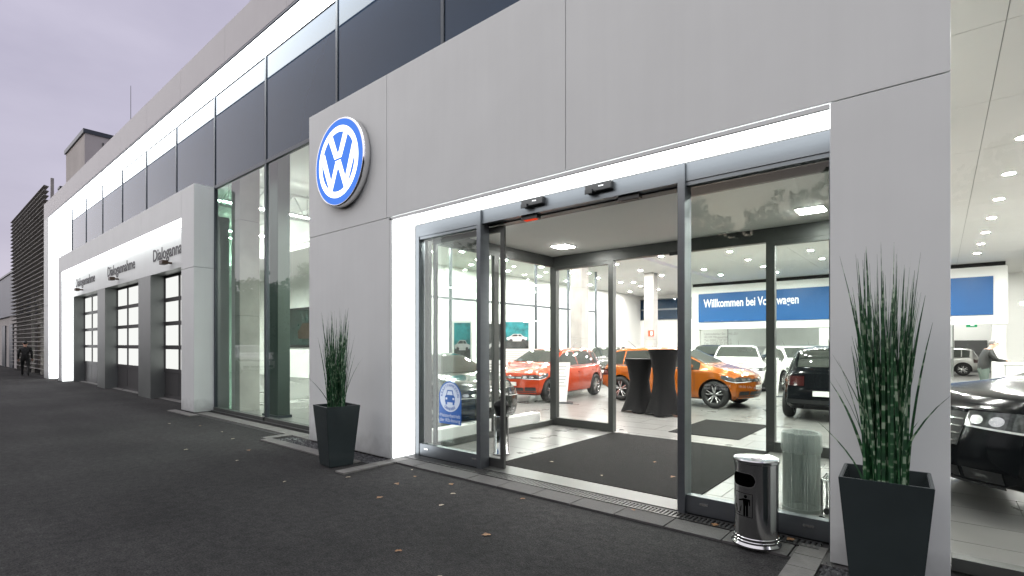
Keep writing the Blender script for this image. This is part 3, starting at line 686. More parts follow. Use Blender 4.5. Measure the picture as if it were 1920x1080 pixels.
mb = MB(); cyl_fill(mb, stad(.212, .105), r + .0035, .535); mb.obj('opening', 'hole', bn)
pic = MB(); rr = r + .0015
def circ(x, z, q): return [(x + q * math.cos(t), z + q * math.sin(t)) for t in np.linspace(0, 6.283, 13)[:-1]]
for poly in ([(-.075, -.094), (.085, -.094), (.085, -.091), (-.075, -.091)], [(-.075, .091), (.085, .091), (.085, .094), (-.075, .094)], [(-.075, -.09), (-.072, -.09), (-.072, .09), (-.075, .09)], [(.082, -.09), (.085, -.09), (.085, .09), (.082, .09)],
             circ(.03, .068, .0135), [(.008, -.005), (.052, -.005), (.056, .05), (.006, .05)], [(.012, -.088), (.028, -.088), (.028, -.005), (.012, -.005)], [(.034, -.088), (.05, -.088), (.05, -.005), (.034, -.005)],
             [(.056, .0), (.066, .0), (.066, .048), (.054, .05)], [(-.032, .022), (.008, .036), (.008, .048), (-.034, .032)],
             [(-.052, -.075), (-.018, -.075), (-.018, -.07), (-.052, -.07)], [(-.066, -.01), (-.06, -.01), (-.048, -.07), (-.053, -.07)], [(-.012, -.01), (-.006, -.01), (-.017, -.07), (-.022, -.07)], circ(-.04, .002, .005), circ(-.034, -.02, .005), circ(-.038, -.045, .005)):
    cyl_fill(pic, poly, rr, .335, .006)
pic.obj('pictogram', 'hole', bn)

# ------------------------------------------------------------------ fallen leaves
def leaf_mesh(m, s):
    k = MB(); pts = []
    for i in range(9):
        t = i / 8; w = s * .32 * math.sin(math.pi * min(1, t * 1.02)) ** .8 * (1 + .35 * math.sin(11 * t + s * 90)); pts.append((s * (t - .5), w, (.004 * math.sin(3 * t) + .10 * w)))
    for i in range(8):
        a, b = pts[i], pts[i + 1]
        k.quad([(a[0], 0, a[2] * .3), (b[0], 0, b[2] * .3), b, a]); k.quad([(a[0], -a[1], a[2]), (b[0], -b[1], b[2]), (b[0], 0, b[2] * .3), (a[0], 0, a[2] * .3)])
    return k.mesh('leaf', m)
LM = [leaf_mesh('leaf', .085), leaf_mesh('leaf_pale', .065), leaf_mesh('leaf_pale', .05), leaf_mesh('leaf', .06)]
rg = random.Random(5)
spots = [(-3.0, -1.2), (-3.9, -.9), (-2.1, -1.75), (-1.45, -1.5), (-4.6, -1.15), (-2.7, -2.0), (-1.7, -2.1), (-5.0, -.35), (-4.4, -.3), (-4.1, -.55), (-5.3, -.15), (-3.4, -.2), (-4.9, -.7), (-9.4, -.75), (-10.3, -.6), (-11.4, -.6), (-8.2, -1.0), (-9.0, -1.6), (-7.6, -1.4), (-2.3, .15), (-1.55, .25), (-5.6, -.9), (-6.0, -1.5), (-3.3, -1.9), (-.95, .3), (-12.2, -.9)]
for i, (x, y) in enumerate(spots):
    o = put('fallen_leaf', LM[i % 4], None, (x, y, .006 if y < -.1 else .03), rg.random() * 6.28)
    tag(o, 'small dry fallen leaf lying outside near the facade', 'leaf', 'dry leaves scattered on the asphalt')
for i, (x, y) in enumerate([(-4.1, 1.3), (-3.2, 1.1), (-3.0, 2.2), (-2.5, 1.6)]):
    o = put('fallen_leaf', LM[(i + 1) % 4], None, (x, y, .031), rg.random() * 6.28); tag(o, 'small dry leaf blown onto the dark entrance mat', 'leaf', 'dry leaves on the entrance mat')

# ================================================================== NEIGHBOURS AT THE FAR LEFT
lt = thing('louvre_tower', 'dark louvred tower with horizontal slats beyond the lit frame', 'building', (-40, 1.5, 0))
def lb(name, m, x0, x1, y0, y1, z0, z1): return MB().box(x0 + 40, x1 + 40, y0 - 1.5, y1 - 1.5, z0, z1).obj(name, m, lt)
lb('core', 'far_wall', -46.2, -34.0, 1.35, 6, 0, 9.5)
for x in (-46.3, -43.2, -40.2, -37.2, -34.3): lb('post', 'slat', x - .06, x + .06, .34, .46, 0, 10.0 if x == -34.3 else 9.7)
sm = MB().box(-6.2, 6.2, -.10, .10, -.012, .012).mesh('slat', 'slat')
for i in range(40):
    o = put('slat', sm, lt, (-40.4 + 40, .17 - 1.5, .35 + .236 * i)); o.rotation_euler = (math.radians(-12), 0, 0)
lb('lit_window', 'pane_lit', -37.0, -34.9, 1.30, 1.345, .15, 2.3); lb('lit_window', 'pane_lit', -39.6, -37.5, 1.30, 1.345, .3, 2.2)
for z in (2.9, 4.3, 5.8, 7.2): lb('floor_band', 'concrete', -46.1, -34.1, 1.30, 1.349, z, z + .35)
fb = thing('grey_annex', 'low grey clad annex at the left edge behind the louvred tower', 'building', (-58, 3, 0))
def fbx(name, m, x0, x1, y0, y1, z0, z1): return MB().box(x0 + 58, x1 + 58, y0 - 3, y1 - 3, z0, z1).obj(name, m, fb)
fbx('wall', 'far_clad', -90, -46.6, .35, 8, 3.6, 6.5); fbx('wall', 'concrete_pale', -90, -46.6, .45, 8, 0, 3.55); fbx('roof_edge', 'mullion', -90, -46.5, .28, 8, 6.5, 6.62)
for x in (-49.5, -53.5, -58.5): fbx('door', 'mullion', x - .9, x + .9, .38, .44, 0, 3.0)
rb = thing('roof_block', 'pale concrete rooftop block with dark cap above the parapet', 'roof structure', (-35, 3.5, 0))
def rbx(name, m, x0, x1, y0, y1, z0, z1): return MB().box(x0 + 35, x1 + 35, y0 - 3.5, y1 - 3.5, z0, z1).obj(name, m, rb)
rbx('wall', 'concrete_pale', -37.3, -32.75, 1.4, 6.5, 0, 12.2); rbx('cap', 'mullion', -37.38, -32.68, 1.33, 6.6, 12.2, 12.40); rbx('downpipe', 'alu_dark', -32.74, -32.70, 2.1, 2.16, 8.5, 11.9)
an = thing('antenna_mast', 'thin antenna mast standing on the roof', 'antenna', (-31.5, 3, 8.46)); MB().bar((0, 0, 0), (0, 0, 6.3), .022, 6, r2=.012).obj('mast', 'alu_dark', an); MB().box(-.15, .15, -.15, .15, 0, .05).obj('foot', 'alu_dark', an)
fl = thing('floodlight', 'dark floodlight on a bracket beside the concrete rooftop block', 'floodlight', (-37.65, 1.4, 10.3))
MB().bar((.35, .1, -.6), (0, 0, 0), .04).obj('bracket', 'alu_dark', fl); MB().box(-.45, .2, -.25, .15, .0, .14).obj('lamp_head', 'mullion', fl, bevel=.03)

# ================================================================== INSIDE
# downlights
dl_ring = MB().lathe([(.085, 4.998), (.105, 4.990), (.112, 4.999)], 20).mesh('trim_ring', 'white_paint', True)
dl_disc = MB(); dl_disc.quad([(.086 * math.cos(2 * math.pi * i / 16), .086 * math.sin(2 * math.pi * i / 16), 4.994) for i in range(16)][::-1]); dl_disc = dl_disc.mesh('lamp', 'down_light')
def downlight(x, y):
    o = thing('ceiling_downlight', 'small round recessed downlight in the white showroom ceiling', 'ceiling light', (x, y, 0), 0, 'downlights in the showroom ceiling')
    put('trim_ring', dl_ring, o); put('lamp', dl_disc, o)
for i in range(-6, 5):
    for j in range(0, 10):
        x = 1.03 + i * 2.3; y = 2.65 + j * 2.3 + (0.0 if i % 2 == 0 else .7)
        if x < -8.4 and y < 5.2: continue
        if y > 23: continue
        downlight(x, y)
for i in range(3): downlight(-4 + 3 * i, 26.2); pass
for dx, dy in ((-1, 31), (1.0, 31), (1.0, 33.5), (1, 36.5), (-1.2, 34), (3, 33)): downlight(dx, dy)  # downlights added to brighten the stair room
for i in range(2):
    for j in range(9): downlight(-13.3 - 1.9 * i, 6.2 + 2.4 * j)  # two rows of downlights added to light the area beyond the partition
tag(box('added_white_wall', 'white_wall', None, -16.4, -16.2, 8.3, 29, 0, 5.0), kind='structure')  # white wall added to brighten the view through the glazed partition
# line lights in the service hall
for k, (x, y0, y1, z) in enumerate([(-15.2, .9, 4.2, 5.6), (-19.0, .9, 4.3, 5.6), (-24.5, .9, 4.3, 5.6), (-21.8, .9, 7.2, 5.9), (-29.0, .9, 7.5, 5.9)]):  # the last two line lights are added to brighten the hall
    o = thing('line_light', ['bright line light hung across the service hall, nearest the concrete column', 'bright line light hung across the service hall, second from the column', 'bright line light hung across the service hall, farthest from the column', 'added long line light brightening the middle of the service hall', 'added line light brightening the far end of the service hall'][k], 'line light', (x, (y0 + y1) / 2, z), 0, 'line lights in the service hall')
    h = (y1 - y0) / 2; MB().box(-.05, .05, -h, h, .0, .06).obj('housing', 'white_paint', o); MB().box(-.045, .045, -h + .01, h - .01, -.012, -.001).obj('tube', 'line_light', o)
    for q in (-h * .7, h * .7): MB().bar((0, q, .06), (0, q, 6.3 - z), .006, 5).obj('hanger', 'alu', o)
tr = thing('roof_truss', 'slender white steel truss under the service hall ceiling', 'truss', (-14.5, 2.5, 5.3))
mb = MB(); A, B = -2.0, 2.0
mb.bar((0, A, .7), (0, B, .7), .035); mb.bar((0, A, 0), (0, B, 0), .03)
for i in range(5): y = A + .8 * i; mb.bar((0, y, .7), (0, y + .4, 0), .02); mb.bar((0, y + .4, 0), (0, y + .8, .7), .02)
mb.obj('lattice', 'white_paint', tr)
# concrete columns
CL = [(-13.25, 1.05, 'square concrete column behind the tall glass bay', 6.3), (-10.2, 11.6, 'concrete column rising behind the red hatchback', 5.0), (-10.5, 18.3, 'concrete column with small red sign at the back of the showroom', 5.0), (2.75, 21.5, 'wide raw concrete column at the right edge behind the counter', 5.0)]
for x, y, lab, h in CL:
    o = thing('concrete_column', lab, 'column', (x, y, .006)); w = .24 if x < 0 else .42
    MB().box(-w, w, -w, w, 0, h * .37 - .004).obj('shaft', 'concrete', o, bevel=.012); MB().box(-w, w, -w, w, h * .37 + .004, h * .74 - .004).obj('shaft', 'concrete', o, bevel=.012)
    MB().box(-w, w, -w, w, h * .74 + .004, h - .01).obj('shaft', 'concrete', o, bevel=.012); MB().box(-w + .01, w - .01, -w + .01, w - .01, .02, h - .02).obj('joint', 'grout', o)
    if y == 18.3: MB().box(-.02, .26, -w - .02, -w - .004, 2.0, 2.28).obj('fire_sign', 'poster_red', o); MB().box(.1, .2, -w - .024, -w - .0205, 2.05, 2.23).obj('pictogram', 'white_ink', o)
# banner bulkhead and blue board
bh = thing('banner_bulkhead', 'white bulkhead with long blue welcome board at the back of the showroom', 'display wall', (-4.3, 24, 2.46))
MB().box(-6.4, 6.36, 0, .4, 0, 2.36).obj('fascia', 'white_wall', bh); MB().box(-6.0, 5.93, -.06, -.005, .38, 1.95).obj('blue_board', 'blue_board', bh)
wall_text('Willkommen bei Volkswagen', .62, 'white_ink', bh, -5.7, -.066, 1.2, width=4.65, bold=.012)
MB().box(-6.38, 6.3, .1, .3, 2.36, 2.53).obj('shadow_gap', 'dark_gap', bh)
for i, x in enumerate((-6.2, .0, 6.1)): MB().box(x - .2, x + .2, .05, .35, -2.45, -.01).obj('pier', 'white_wall', bh)
for i in range(4):
    o = thing('office_window', ['first', 'second', 'third', 'fourth'][i] + ' pale office partition from the left below the blue board', 'office window', (-9.0 + 2.75 * i, 28.8, .006), 0, 'office partitions below the blue board')
    MB().box(-1.2, 1.2, 0, .1, 1.5, 2.7).obj('blind', 'panel', o); m = MB()
    for x in (-1.24, 1.2): m.box(x, x + .04, -.02, .12, 0, 2.8)
    m.box(-1.2, 1.2, -.02, .12, 2.7, 2.8); m.box(-1.2, 1.2, -.02, .12, 0, .9); m.obj('frame', 'steel_grey', o); MB().box(-1.2, 1.2, .03, .05, .9, 1.5).obj('pane', 'poster_grey', o)
# dark clerestory windows in the back wall
for x0, x1, lab in ((-19.7, -17.9, 'narrow dark window band high in the back wall, beside the first column'), (-16.3, -12.9, 'wide dark window band high in the back wall, left of the far column'), (-12.6, -9.6, 'wide dark window band high in the back wall, right of the far column')):
    o = thing('band_window', lab, 'window', (x0, 28.9, 3.35)); w = x1 - x0
    MB().box(0, w, .06, .095, 0, 1.35).obj('dark_pane', 'spandrel', o)
    m = MB(); m.box(-.05, 0, 0, .098, -.05, 1.4); m.box(w, w + .05, 0, .098, -.05, 1.4); m.box(0, w, 0, .098, 1.35, 1.4); m.box(0, w, 0, .098, -.05, 0); m.obj('frame', 'alu', o)
    MB().box(0.01, w - .01, .03, .055, .62, .72).obj('rail', 'alu', o)
# glazed partition on the left side of the showroom
pt = thing('glass_partition', 'tall glazed partition with grey frames left of the red hatchback', 'partition', (-12.3, 10, .006))
m = MB()
for y in (-5.2, -2.9, -.6, 1.7, 4.0, 6.3): m.box(-.04, .04, y - .04, y + .04, 0, 5.0)
for a in range(5):
    y = -5.16 + 2.3 * a; m.box(-.035, .035, y, y + 2.22, 3.1, 3.18); m.box(-.035, .035, y, y + 2.22, 0, .1)
m.obj('frame', 'alu', pt)
for a in range(5):
    y = -5.16 + 2.3 * a
    for z0, z1 in ((.1, 3.1), (3.18, 4.98)): pane('pane', 'glass_green', pt, [(0, y, z0), (0, y + 2.22, z0), (0, y + 2.22, z1), (0, y, z1)])
dc = thing('reflection_band', 'added dark green upright standing in for a dark reflection in the second pane of the tall bay', 'column', (-11.45, .98, .017)); MB().box(-.33, .33, -.14, .14, 0, 6.28).obj('band_body', 'dark_reflection', dc, bevel=.01); MB().box(-.36, .36, -.17, .17, 0, .06).obj('band_foot', 'mullion', dc)  # added solid upright imitating a dark reflection in the glass
pt2 = thing('glass_partition', 'green tinted glass screen beside the concrete column in the tall bay', 'partition', (-13.45, .9, .006))
MB().box(-1.2, .02, -.012, .012, 0, 3.4).obj('lower_pane', 'glass_deep', pt2); MB().box(-1.2, .02, -.012, .012, 3.41, 6.2).obj('upper_pane', 'glass_deep', pt2)
# screen on the hall wall
scn = thing('wall_screen', 'dark screen with a car picture on the white service hall wall', 'screen', (-23.35, 7.95, 1.65))
MB().box(-1.9, 1.9, -.06, 0, -.15, 1.75).obj('bezel', 'black_plastic', scn); MB().box(-1.8, 1.8, -.066, -.0605, -.05, 1.65).obj('picture', 'screen', scn)
MB().quad([(x, -.068, z) for x, z in [(-.5, .25), (1.3, .25), (1.35, .6), (1.0, .7), (.7, 1.0), (-.1, 1.0), (-.4, .7), (-.6, .6)]]).obj('pictured_car', 'brass', scn)
# posters
def poster(loc, rz, lab, art, car_m, head, w=.62, h=2.2):
    o = thing('poster_stand', lab, 'poster', loc, rz, 'poster stands left of the entrance')
    MB().box(-w / 2, w / 2, -.02, .02, .02, h).obj('board', 'white_paint', o); MB().box(-w / 2 + .04, w / 2 - .04, -.026, -.0205, h - .98, h - .05).obj('picture', art, o)
    MB().box(-w / 2, w / 2, -.2, .2, 0, .019).obj('foot', 'steel_grey', o)
    z = h - .72
    k_ = w / .62; P_ = lambda pts, y: [(a * k_, y, z + b) for a, b in pts]
    MB().box(-w / 2 + .04, w / 2 - .04, -.0275, -.0265, h - .98, z + .03).obj('pictured_road', 'poster_dark', o)
    MB().quad(P_([(-.24, .05), (-.10, .0), (.10, .0), (.24, .05), (.25, .13), (.16, .16), (.09, .25), (-.08, .25), (-.17, .16), (-.25, .12)], -.0285)).obj('pictured_car', car_m, o)
    MB().quad(P_([(-.15, .16), (.02, .165), (.02, .235), (-.075, .235)], -.0295)).obj('pictured_window', 'ink', o); MB().quad(P_([(.035, .165), (.14, .16), (.085, .235), (.035, .235)], -.0295)).obj('pictured_window', 'ink', o)
    for c in (-.14, .15): MB().quad([(k_ * (c + .045 * math.cos(t)), -.0305, z + .035 + .045 * math.sin(t)) for t in np.linspace(0, 6.283, 15)[:-1]]).obj('pictured_wheel', 'ink', o)
    for k in range(5): MB().box(-w / 2 + .06, w / 2 - .1 - .07 * (k % 3), -.0225, -.0205, h - 1.10 - .07 * k, h - 1.075 - .07 * k).obj('text_line', 'ink_grey', o)
poster((-8.95, 4.35, .017), math.radians(38), 'poster stand with teal picture of a car, nearest the left door pane', 'poster_teal', 'poster_grey', '', .48)
poster((-8.75, 5.35, .017), math.radians(38), 'poster stand with grey picture of a car behind the left door post', 'poster_dark', 'poster_grey', '', .48)
poster((-11.3, 9.3, .017), math.radians(40), 'white poster stand with teal top behind the red hatchback bonnet', 'poster_teal', 'white_paint', '', .9, 2.45)
# floor convector, umbrella stand, wire basket, small trolley
o = thing('floor_convector', 'low white convector along the vestibule side glass', 'radiator', (-6.35, 2.4, .017)); MB().box(-.11, .11, -1.5, 1.5, .03, .24).obj('casing', 'white_paint', o, bevel=.01)
mb = MB()
for y in (-1.2, 1.2): mb.box(-.08, .08, y - .05, y + .05, 0, .03)
mb.obj('feet', 'alu', o)
us = thing('umbrella_stand', 'slim steel umbrella stand inside the left door leaf', 'umbrella stand', (-5.0, 1.28, .017)); MB().lathe([(0, 0), (.125, 0), (.125, .02), (.11, .03), (.11, .55), (.118, .56), (.118, .575), (.10, .575), (.10, .1), (0, .1)], 28).obj('body', 'steel', us, smooth=True, fix=True)
ub = thing('umbrella', 'folded black umbrella with curved handle in the steel stand', 'umbrella', (-5.0, 1.28, .12))
prof = [(0, 0), (.03, .05), (.05, .4), (.10, .56), (.12, .62), (.08, .68), (.03, .70), (.012, .71)]
MB().lathe(prof, 12).obj('canopy', 'black_cloth', ub, fix=True)
mb = MB(); pts = [(0, 0, .70), (.02, 0, .82), (.05, 0, .92)] + [(.11 - .07 * math.cos(t), 0, .93 + .07 * math.sin(t)) for t in np.linspace(0, math.pi * 1.1, 8)]
for a, b in zip(pts, pts[1:]): mb.bar(a, b, .011, 8)
mb.obj('handle', 'black_plastic', ub)
wb = thing('waste_basket', 'tall perforated metal basket with clear liner inside the right door pane', 'waste basket', (-1.06, 1.3, .017))
mb = MB(); rr = .165; H_ = .74; mb.lathe([(rr, .02), (rr, .02 + H_)], 48)
mb.obj('perforated_shell', 'perforated', wb, smooth=True); MB().lathe([(0, .0), (rr + .006, 0), (rr + .006, .03), (rr - .01, .03), (rr - .01, .01), (0, .01)], 36).obj('base', 'mesh_metal', wb, fix=True)
MB().lathe([(rr - .012, .03), (rr - .012, .755), (rr + .006, .762), (rr + .012, .74), (rr + .016, .60), (rr + .009, .57)], 36).obj('liner', 'liner', wb, smooth=True, fix=True)
tl = thing('chrome_trolley', 'small chrome trolley leg and tray beside the perforated basket', 'trolley', (-.78, 1.12, .017))
MB().box(-.06, .12, -.15, .15, .36, .38).obj('tray', 'glass_thin', tl); m = MB()
for x, y in ((-.055, -.14), (-.055, .14), (.11, -.14), (.11, .14)): m.bar((x, y, .05), (x, y, .40), .010); 
m.bar((-.055, -.14, .39), (-.055, .14, .39), .009); m.bar((-.055, -.14, .39), (.11, -.14, .39), .009); m.obj('frame', 'chrome', tl)
for x, y in ((-.055, -.14), (-.055, .14), (.11, -.14)): MB().lathe([(0, -.012), (.03, -.012), (.03, .012), (0, .012)], 16, axis='Y').obj('wheel', 'rubber', tl, loc=(x, y, .031))
# high tables in stretch covers
def covered_table(loc, rz, lab, h, rt):
    o = thing('high_table', lab, 'table', loc, rz, 'covered high tables in front of the orange hatchback')
    m = MB(); n = 32; Z = [.0, .05, .2, .4, .6, .8, .92, .97, 1.0]
    for a, zf in enumerate(Z):
        for i in range(n):
            t = 2 * math.pi * i / n
            waist = .62 + .38 * abs(2 * zf - 1.05) ** 1.6; sq = (abs(math.cos(2 * t)) ** 3) * max(0, 1 - zf * 1.6)
            q = rt * waist * (1 - .16 * max(0, 1 - zf * 2) + .34 * sq); lift = .05 * (1 - abs(math.cos(2 * t)) ** 2) if zf == 0 else 0
            m.v.append((q * math.cos(t), q * math.sin(t), h * zf + lift + .01))
    for a in range(len(Z) - 1):
        for i in range(n): j = (i + 1) % n; m.f.append((a * n + i, a * n + j, (a + 1) * n + j, (a + 1) * n + i)); m.m.append(0)
    m.f.append(tuple((len(Z) - 1) * n + i for i in range(n))); m.m.append(0)
    me = m.mesh('cover', 'black_cloth'); auto_smooth(me, 50); put('cover', me, o)
    MB().lathe([(0, 0), (rt * .5, 0), (rt * .5, .02), (.03, .03), (.03, h * .9)], 20).obj('stand', 'alu', o, fix=True)
covered_table((-5.55, 6.95, .017), .5, 'high table in black stretch cover, nearer the left post', 1.27, .36)
covered_table((-4.85, 6.75, .017), .2, 'taller high table in black stretch cover, behind the right door post', 1.50, .36)
def totem(loc, rz, lab, h=1.12, w=.34):
    o = thing('info_totem', lab, 'display stand', loc, rz, 'white information stands beside the cars')
    m = MB(); m.quad([(-w / 2, -.02, .03), (w / 2 - .10, -.02, .03), (w / 2, -.02, h), (-w / 2, -.02, h)]); m.quad([(-w / 2, .02, .03), (-w / 2, .02, h), (w / 2, .02, h), (w / 2 - .10, .02, .03)])
    m.quad([(-w / 2, -.02, h), (w / 2, -.02, h), (w / 2, .02, h), (-w / 2, .02, h)]); m.quad([(w / 2 - .1, -.02, .03), (w / 2 - .1, .02, .03), (w / 2, .02, h), (w / 2, -.02, h)]); m.quad([(-w / 2, -.02, .03), (-w / 2, -.02, h), (-w / 2, .02, h), (-w / 2, .02, .03)])
    m.obj('panel', 'white_paint', o); MB().box(-w / 2 - .05, w / 2 + .08, -.16, .16, 0, .029).obj('base', 'alu', o)
    for k in range(7): MB().box(-w / 2 + .04, w / 2 - .10 - .03 * (k % 3), -.0225, -.0205, h - .12 - .09 * k, h - .10 - .09 * k).obj('text_line', 'ink_grey', o)
totem((-8.0, 7.35, .017), math.radians(32), 'white information stand beside the red hatchback')
totem((-5.0, 13.2, .017), math.radians(25), 'white information stand in front of the first white car')
totem((-3.95, 13.0, .017), math.radians(20), 'white information stand in front of the second white car')
# service counter, stairs, exit sign, hanging lamp
ct = thing('service_counter', 'white service counter beside the man at the back right', 'counter', (2.05, 17.2, .017), 0)
MB().box(-.55, 2.2, -.4, .4, 0, 1.02).obj('body', 'white_paint', ct, bevel=.01); MB().box(-.62, 2.25, -.46, .46, 1.021, 1.06).obj('worktop', 'white_wall', ct, bevel=.008)
o = thing('brochure_rack', 'small dark green brochure rack on the service counter', 'rack', (2.1, 17.25, 1.078)); MB().box(-.13, .13, -.06, .06, 0, .42).obj('case', 'poster_teal', o); MB().box(-.10, .10, -.066, -.061, .05, .36).obj('brochure', 'screen', o)
o = thing('parcel', 'crumpled pale parcel on the service counter', 'parcel', (2.55, 17.0, 1.078)); MB().lathe([(0, 0), (.12, .0), (.2, .07), (.17, .17), (.06, .22), (0, .2)], 9).obj('wrap', 'liner', o, fix=True)
stt = thing('staircase', 'dark staircase rising in the lit opening behind the counter', 'stairs', (1.4, 35, .006))
for k in range(11): MB().box(-.75, .75 + .0 * k, .28 * k, .28 * k + .28, 0, .17 * (k + 1)).obj('step', 'stair', stt)
o = thing('exit_sign', 'small green exit sign over the opening behind the man', 'sign', (1.15, 28.9, 2.55)); MB().box(-.22, .22, 0, .06, -.1, .1).obj('housing', 'white_paint', o); MB().box(-.2, .2, -.004, -.0005, -.08, .08).obj('face', 'exit_green', o); MB().box(-.05, .1, -.006, -.0045, -.03, .03).obj('arrow', 'white_ink', o)
hl = thing('pendant_lamp', 'flat triangular pendant lamp hanging over the counter at the right edge', 'pendant lamp', (2.55, 15.6, 2.75))
MB().box(-.85, 1.4, -.05, .05, 0, .05).obj('lamp_bar', 'square_light', hl); MB().box(-.85, 1.4, -.06, .06, .051, .09).obj('housing', 'white_paint', hl)
for x in (-.6, 1.1): MB().bar((x, 0, .09), (x, 0, 2.24), .006, 5).obj('cable', 'alu', hl)

# ================================================================== CARS
def smooth_interp(pts, sig=.05):
    xs = np.array([p[0] for p in pts]); zs = np.array([p[1] for p in pts])
    gx = np.linspace(xs[0] - .3, xs[-1] + .3, 900); gz = np.interp(gx, xs, zs); dx = gx[1] - gx[0]
    k = np.exp(-.5 * (np.arange(-60, 61) * dx / sig) ** 2); k /= k.sum(); gs = np.convolve(np.pad(gz, 60, mode='edge'), k, 'valid')
    return lambda x: float(np.interp(x, gx, gs))
HATCH = dict(L=4.05, W=.875, wb=2.56, r=.325,
    top=[(-2.02, .93), (-1.94, 1.04), (-1.62, 1.37), (-1.42, 1.425), (-.6, 1.46), (.05, 1.44), (.32, 1.39), (1.02, 1.04), (1.2, 1.00), (1.65, .93), (1.90, .86), (2.02, .79)],
    belt=[(-2.02, .86), (-1.6, .95), (-.6, .92), (1.0, .90), (1.3, .88), (1.8, .80), (2.02, .73)],
    bot=[(-2.02, .36), (-1.75, .24), (-1.2, .19), (1.3, .19), (1.8, .20), (2.02, .26)],
    plan=[(-2.02, .80), (-1.7, .93), (-1, .99), (.4, 1.0), (1.4, .985), (1.8, .95), (2.02, .88)],
    xa=1.02, xr=.30, side=(-1.60, .80), rear=(-1.93, -1.60), hl=(.615, .76), grille=(.63, .715), nose_lamp=.46, bow=.34, bowl=.8)
TALL = dict(L=4.80, W=.97, wb=2.89, r=.385,
    top=[(-2.40, 1.15), (-2.25, 1.25), (-1.9, 1.58), (-1.5, 1.67), (-.5, 1.72), (.1, 1.69), (.40, 1.60), (1.10, 1.22), (1.35, 1.17), (2.0, 1.09), (2.25, 1.02), (2.40, .95)],
    belt=[(-2.40, 1.05), (-1.6, 1.13), (-.6, 1.10), (1.0, 1.07), (1.4, 1.04), (2.1, .97), (2.40, .90)],
    bot=[(-2.40, .42), (-2.1, .30), (-1.4, .24), (1.5, .24), (2.1, .25), (2.40, .31)],
    plan=[(-2.40, .82), (-2.0, .94), (-1, .99), (.4, 1.0), (1.6, .985), (2.15, .96), (2.40, .90)],
    xa=1.10, xr=.38, side=(-1.75, .88), rear=(-2.2, -1.9), hl=(.765, .955), grille=(.60, .92), nose_lamp=.52, bow=.34, bowl=.85)
SUV = dict(HATCH, L=4.15, top=[(-2.07, 1.0), (-1.98, 1.10), (-1.72, 1.48), (-1.5, 1.54), (-.6, 1.57), (.05, 1.55), (.32, 1.49), (1.02, 1.10), (1.2, 1.05), (1.65, .97), (1.92, .87), (2.07, .80)],
    belt=[(-2.07, .95), (-1.6, 1.02), (-.6, .99), (1.0, .96), (1.3, .92), (1.8, .81), (2.07, .72)], rear=(-1.97, -1.70))
def half_ring(C, x):
    w = C['W'] * C['fp'](x); zb, zs, zt = C['fb'](x), C['fs'](x), C['ft'](x); zt = max(zt, zs + .045); dz = zt - zs
    G = min(1, max(0, (dz - .08) / .36))
    P = [(0, zb), (.55 * w, zb), (.86 * w, zb + .005), (.955 * w, zb + .05), (.985 * w, zb + .14), (1.0 * w, zb + .38 * (zs - zb)), (.990 * w, zb + .60 * (zs - zb)), (.998 * w, zb + .80 * (zs - zb)), (.975 * w, zs - .025), (.945 * w, zs)]
    for f in (.2, .4, .6, .78, .9): P.append((w * (.93 - .27 * f ** 1.25 * G - .09 * f * (1 - G)), zs + f * dz))
    yl = P[-1][0]
    P += [(yl * .93, zs + .957 * dz), (yl * .80, zs + .983 * dz), (yl * .45, zs + .997 * dz), (0, zt)]
    return P
def deform(C, p):
    x, y, z = p; h = C['L'] / 2; s = min(1, max(0, (abs(x) - (h - C['bowl'])) / C['bowl'])); s = s * s * (3 - 2 * s)
    b = C['bow'] * (1 if x > 0 else .45) * s * (abs(y) / C['W']) ** 2.3
    tuck = 0
    if abs(x) > h - .3: tuck = (.09 * max(0, (z - .62) / .3) + .06 * max(0, (.42 - z) / .2)) * (abs(x) - (h - .3)) / .3
    return (x - math.copysign(b + tuck, x), y, z)
def side_pt(C, x, f, off, sgn):                 # greenhouse side
    P = half_ring(C, x)[9:15]; zs = C['fs'](x); zt = C['ft'](x); z = zs + f * (zt - zs)
    y = float(np.interp(z, [p[1] for p in P], [p[0] for p in P])); return deform(C, (x, sgn * (y + off), z))
def low_pt(C, x, z, off, sgn):                  # lower body side at height z
    P = half_ring(C, x)[2:10]; y = float(np.interp(z, [p[1] for p in P], [p[0] for p in P])); return deform(C, (x, sgn * (y + off), z))
def top_pt(C, x, g, off, dirx):
    P = half_ring(C, x)[14:]; yl = P[0][0]; y = g * yl
    z = float(np.interp(abs(y), [p[0] for p in P][::-1], [p[1] for p in P][::-1])); p = deform(C, (x, y, z)); return (p[0] + off * dirx * .6, p[1], p[2] + off * .8)
def front_pt(C, y, z, off, end=1):
    h = C['L'] / 2 * end; p = deform(C, (h, y, z)); return (p[0] + off * end, p[1], p[2])
def grid(fn, us, vs, flip=False):
    m = MB(); nu, nv = len(us), len(vs)
    for u in us:
        for v in vs: m.v.append(fn(u, v))
    for i in range(nu - 1):
        for j in range(nv - 1):
            q = (i * nv + j, i * nv + j + 1, (i + 1) * nv + j + 1, (i + 1) * nv + j); m.f.append(q[::-1] if flip else q); m.m.append(0)
    return m
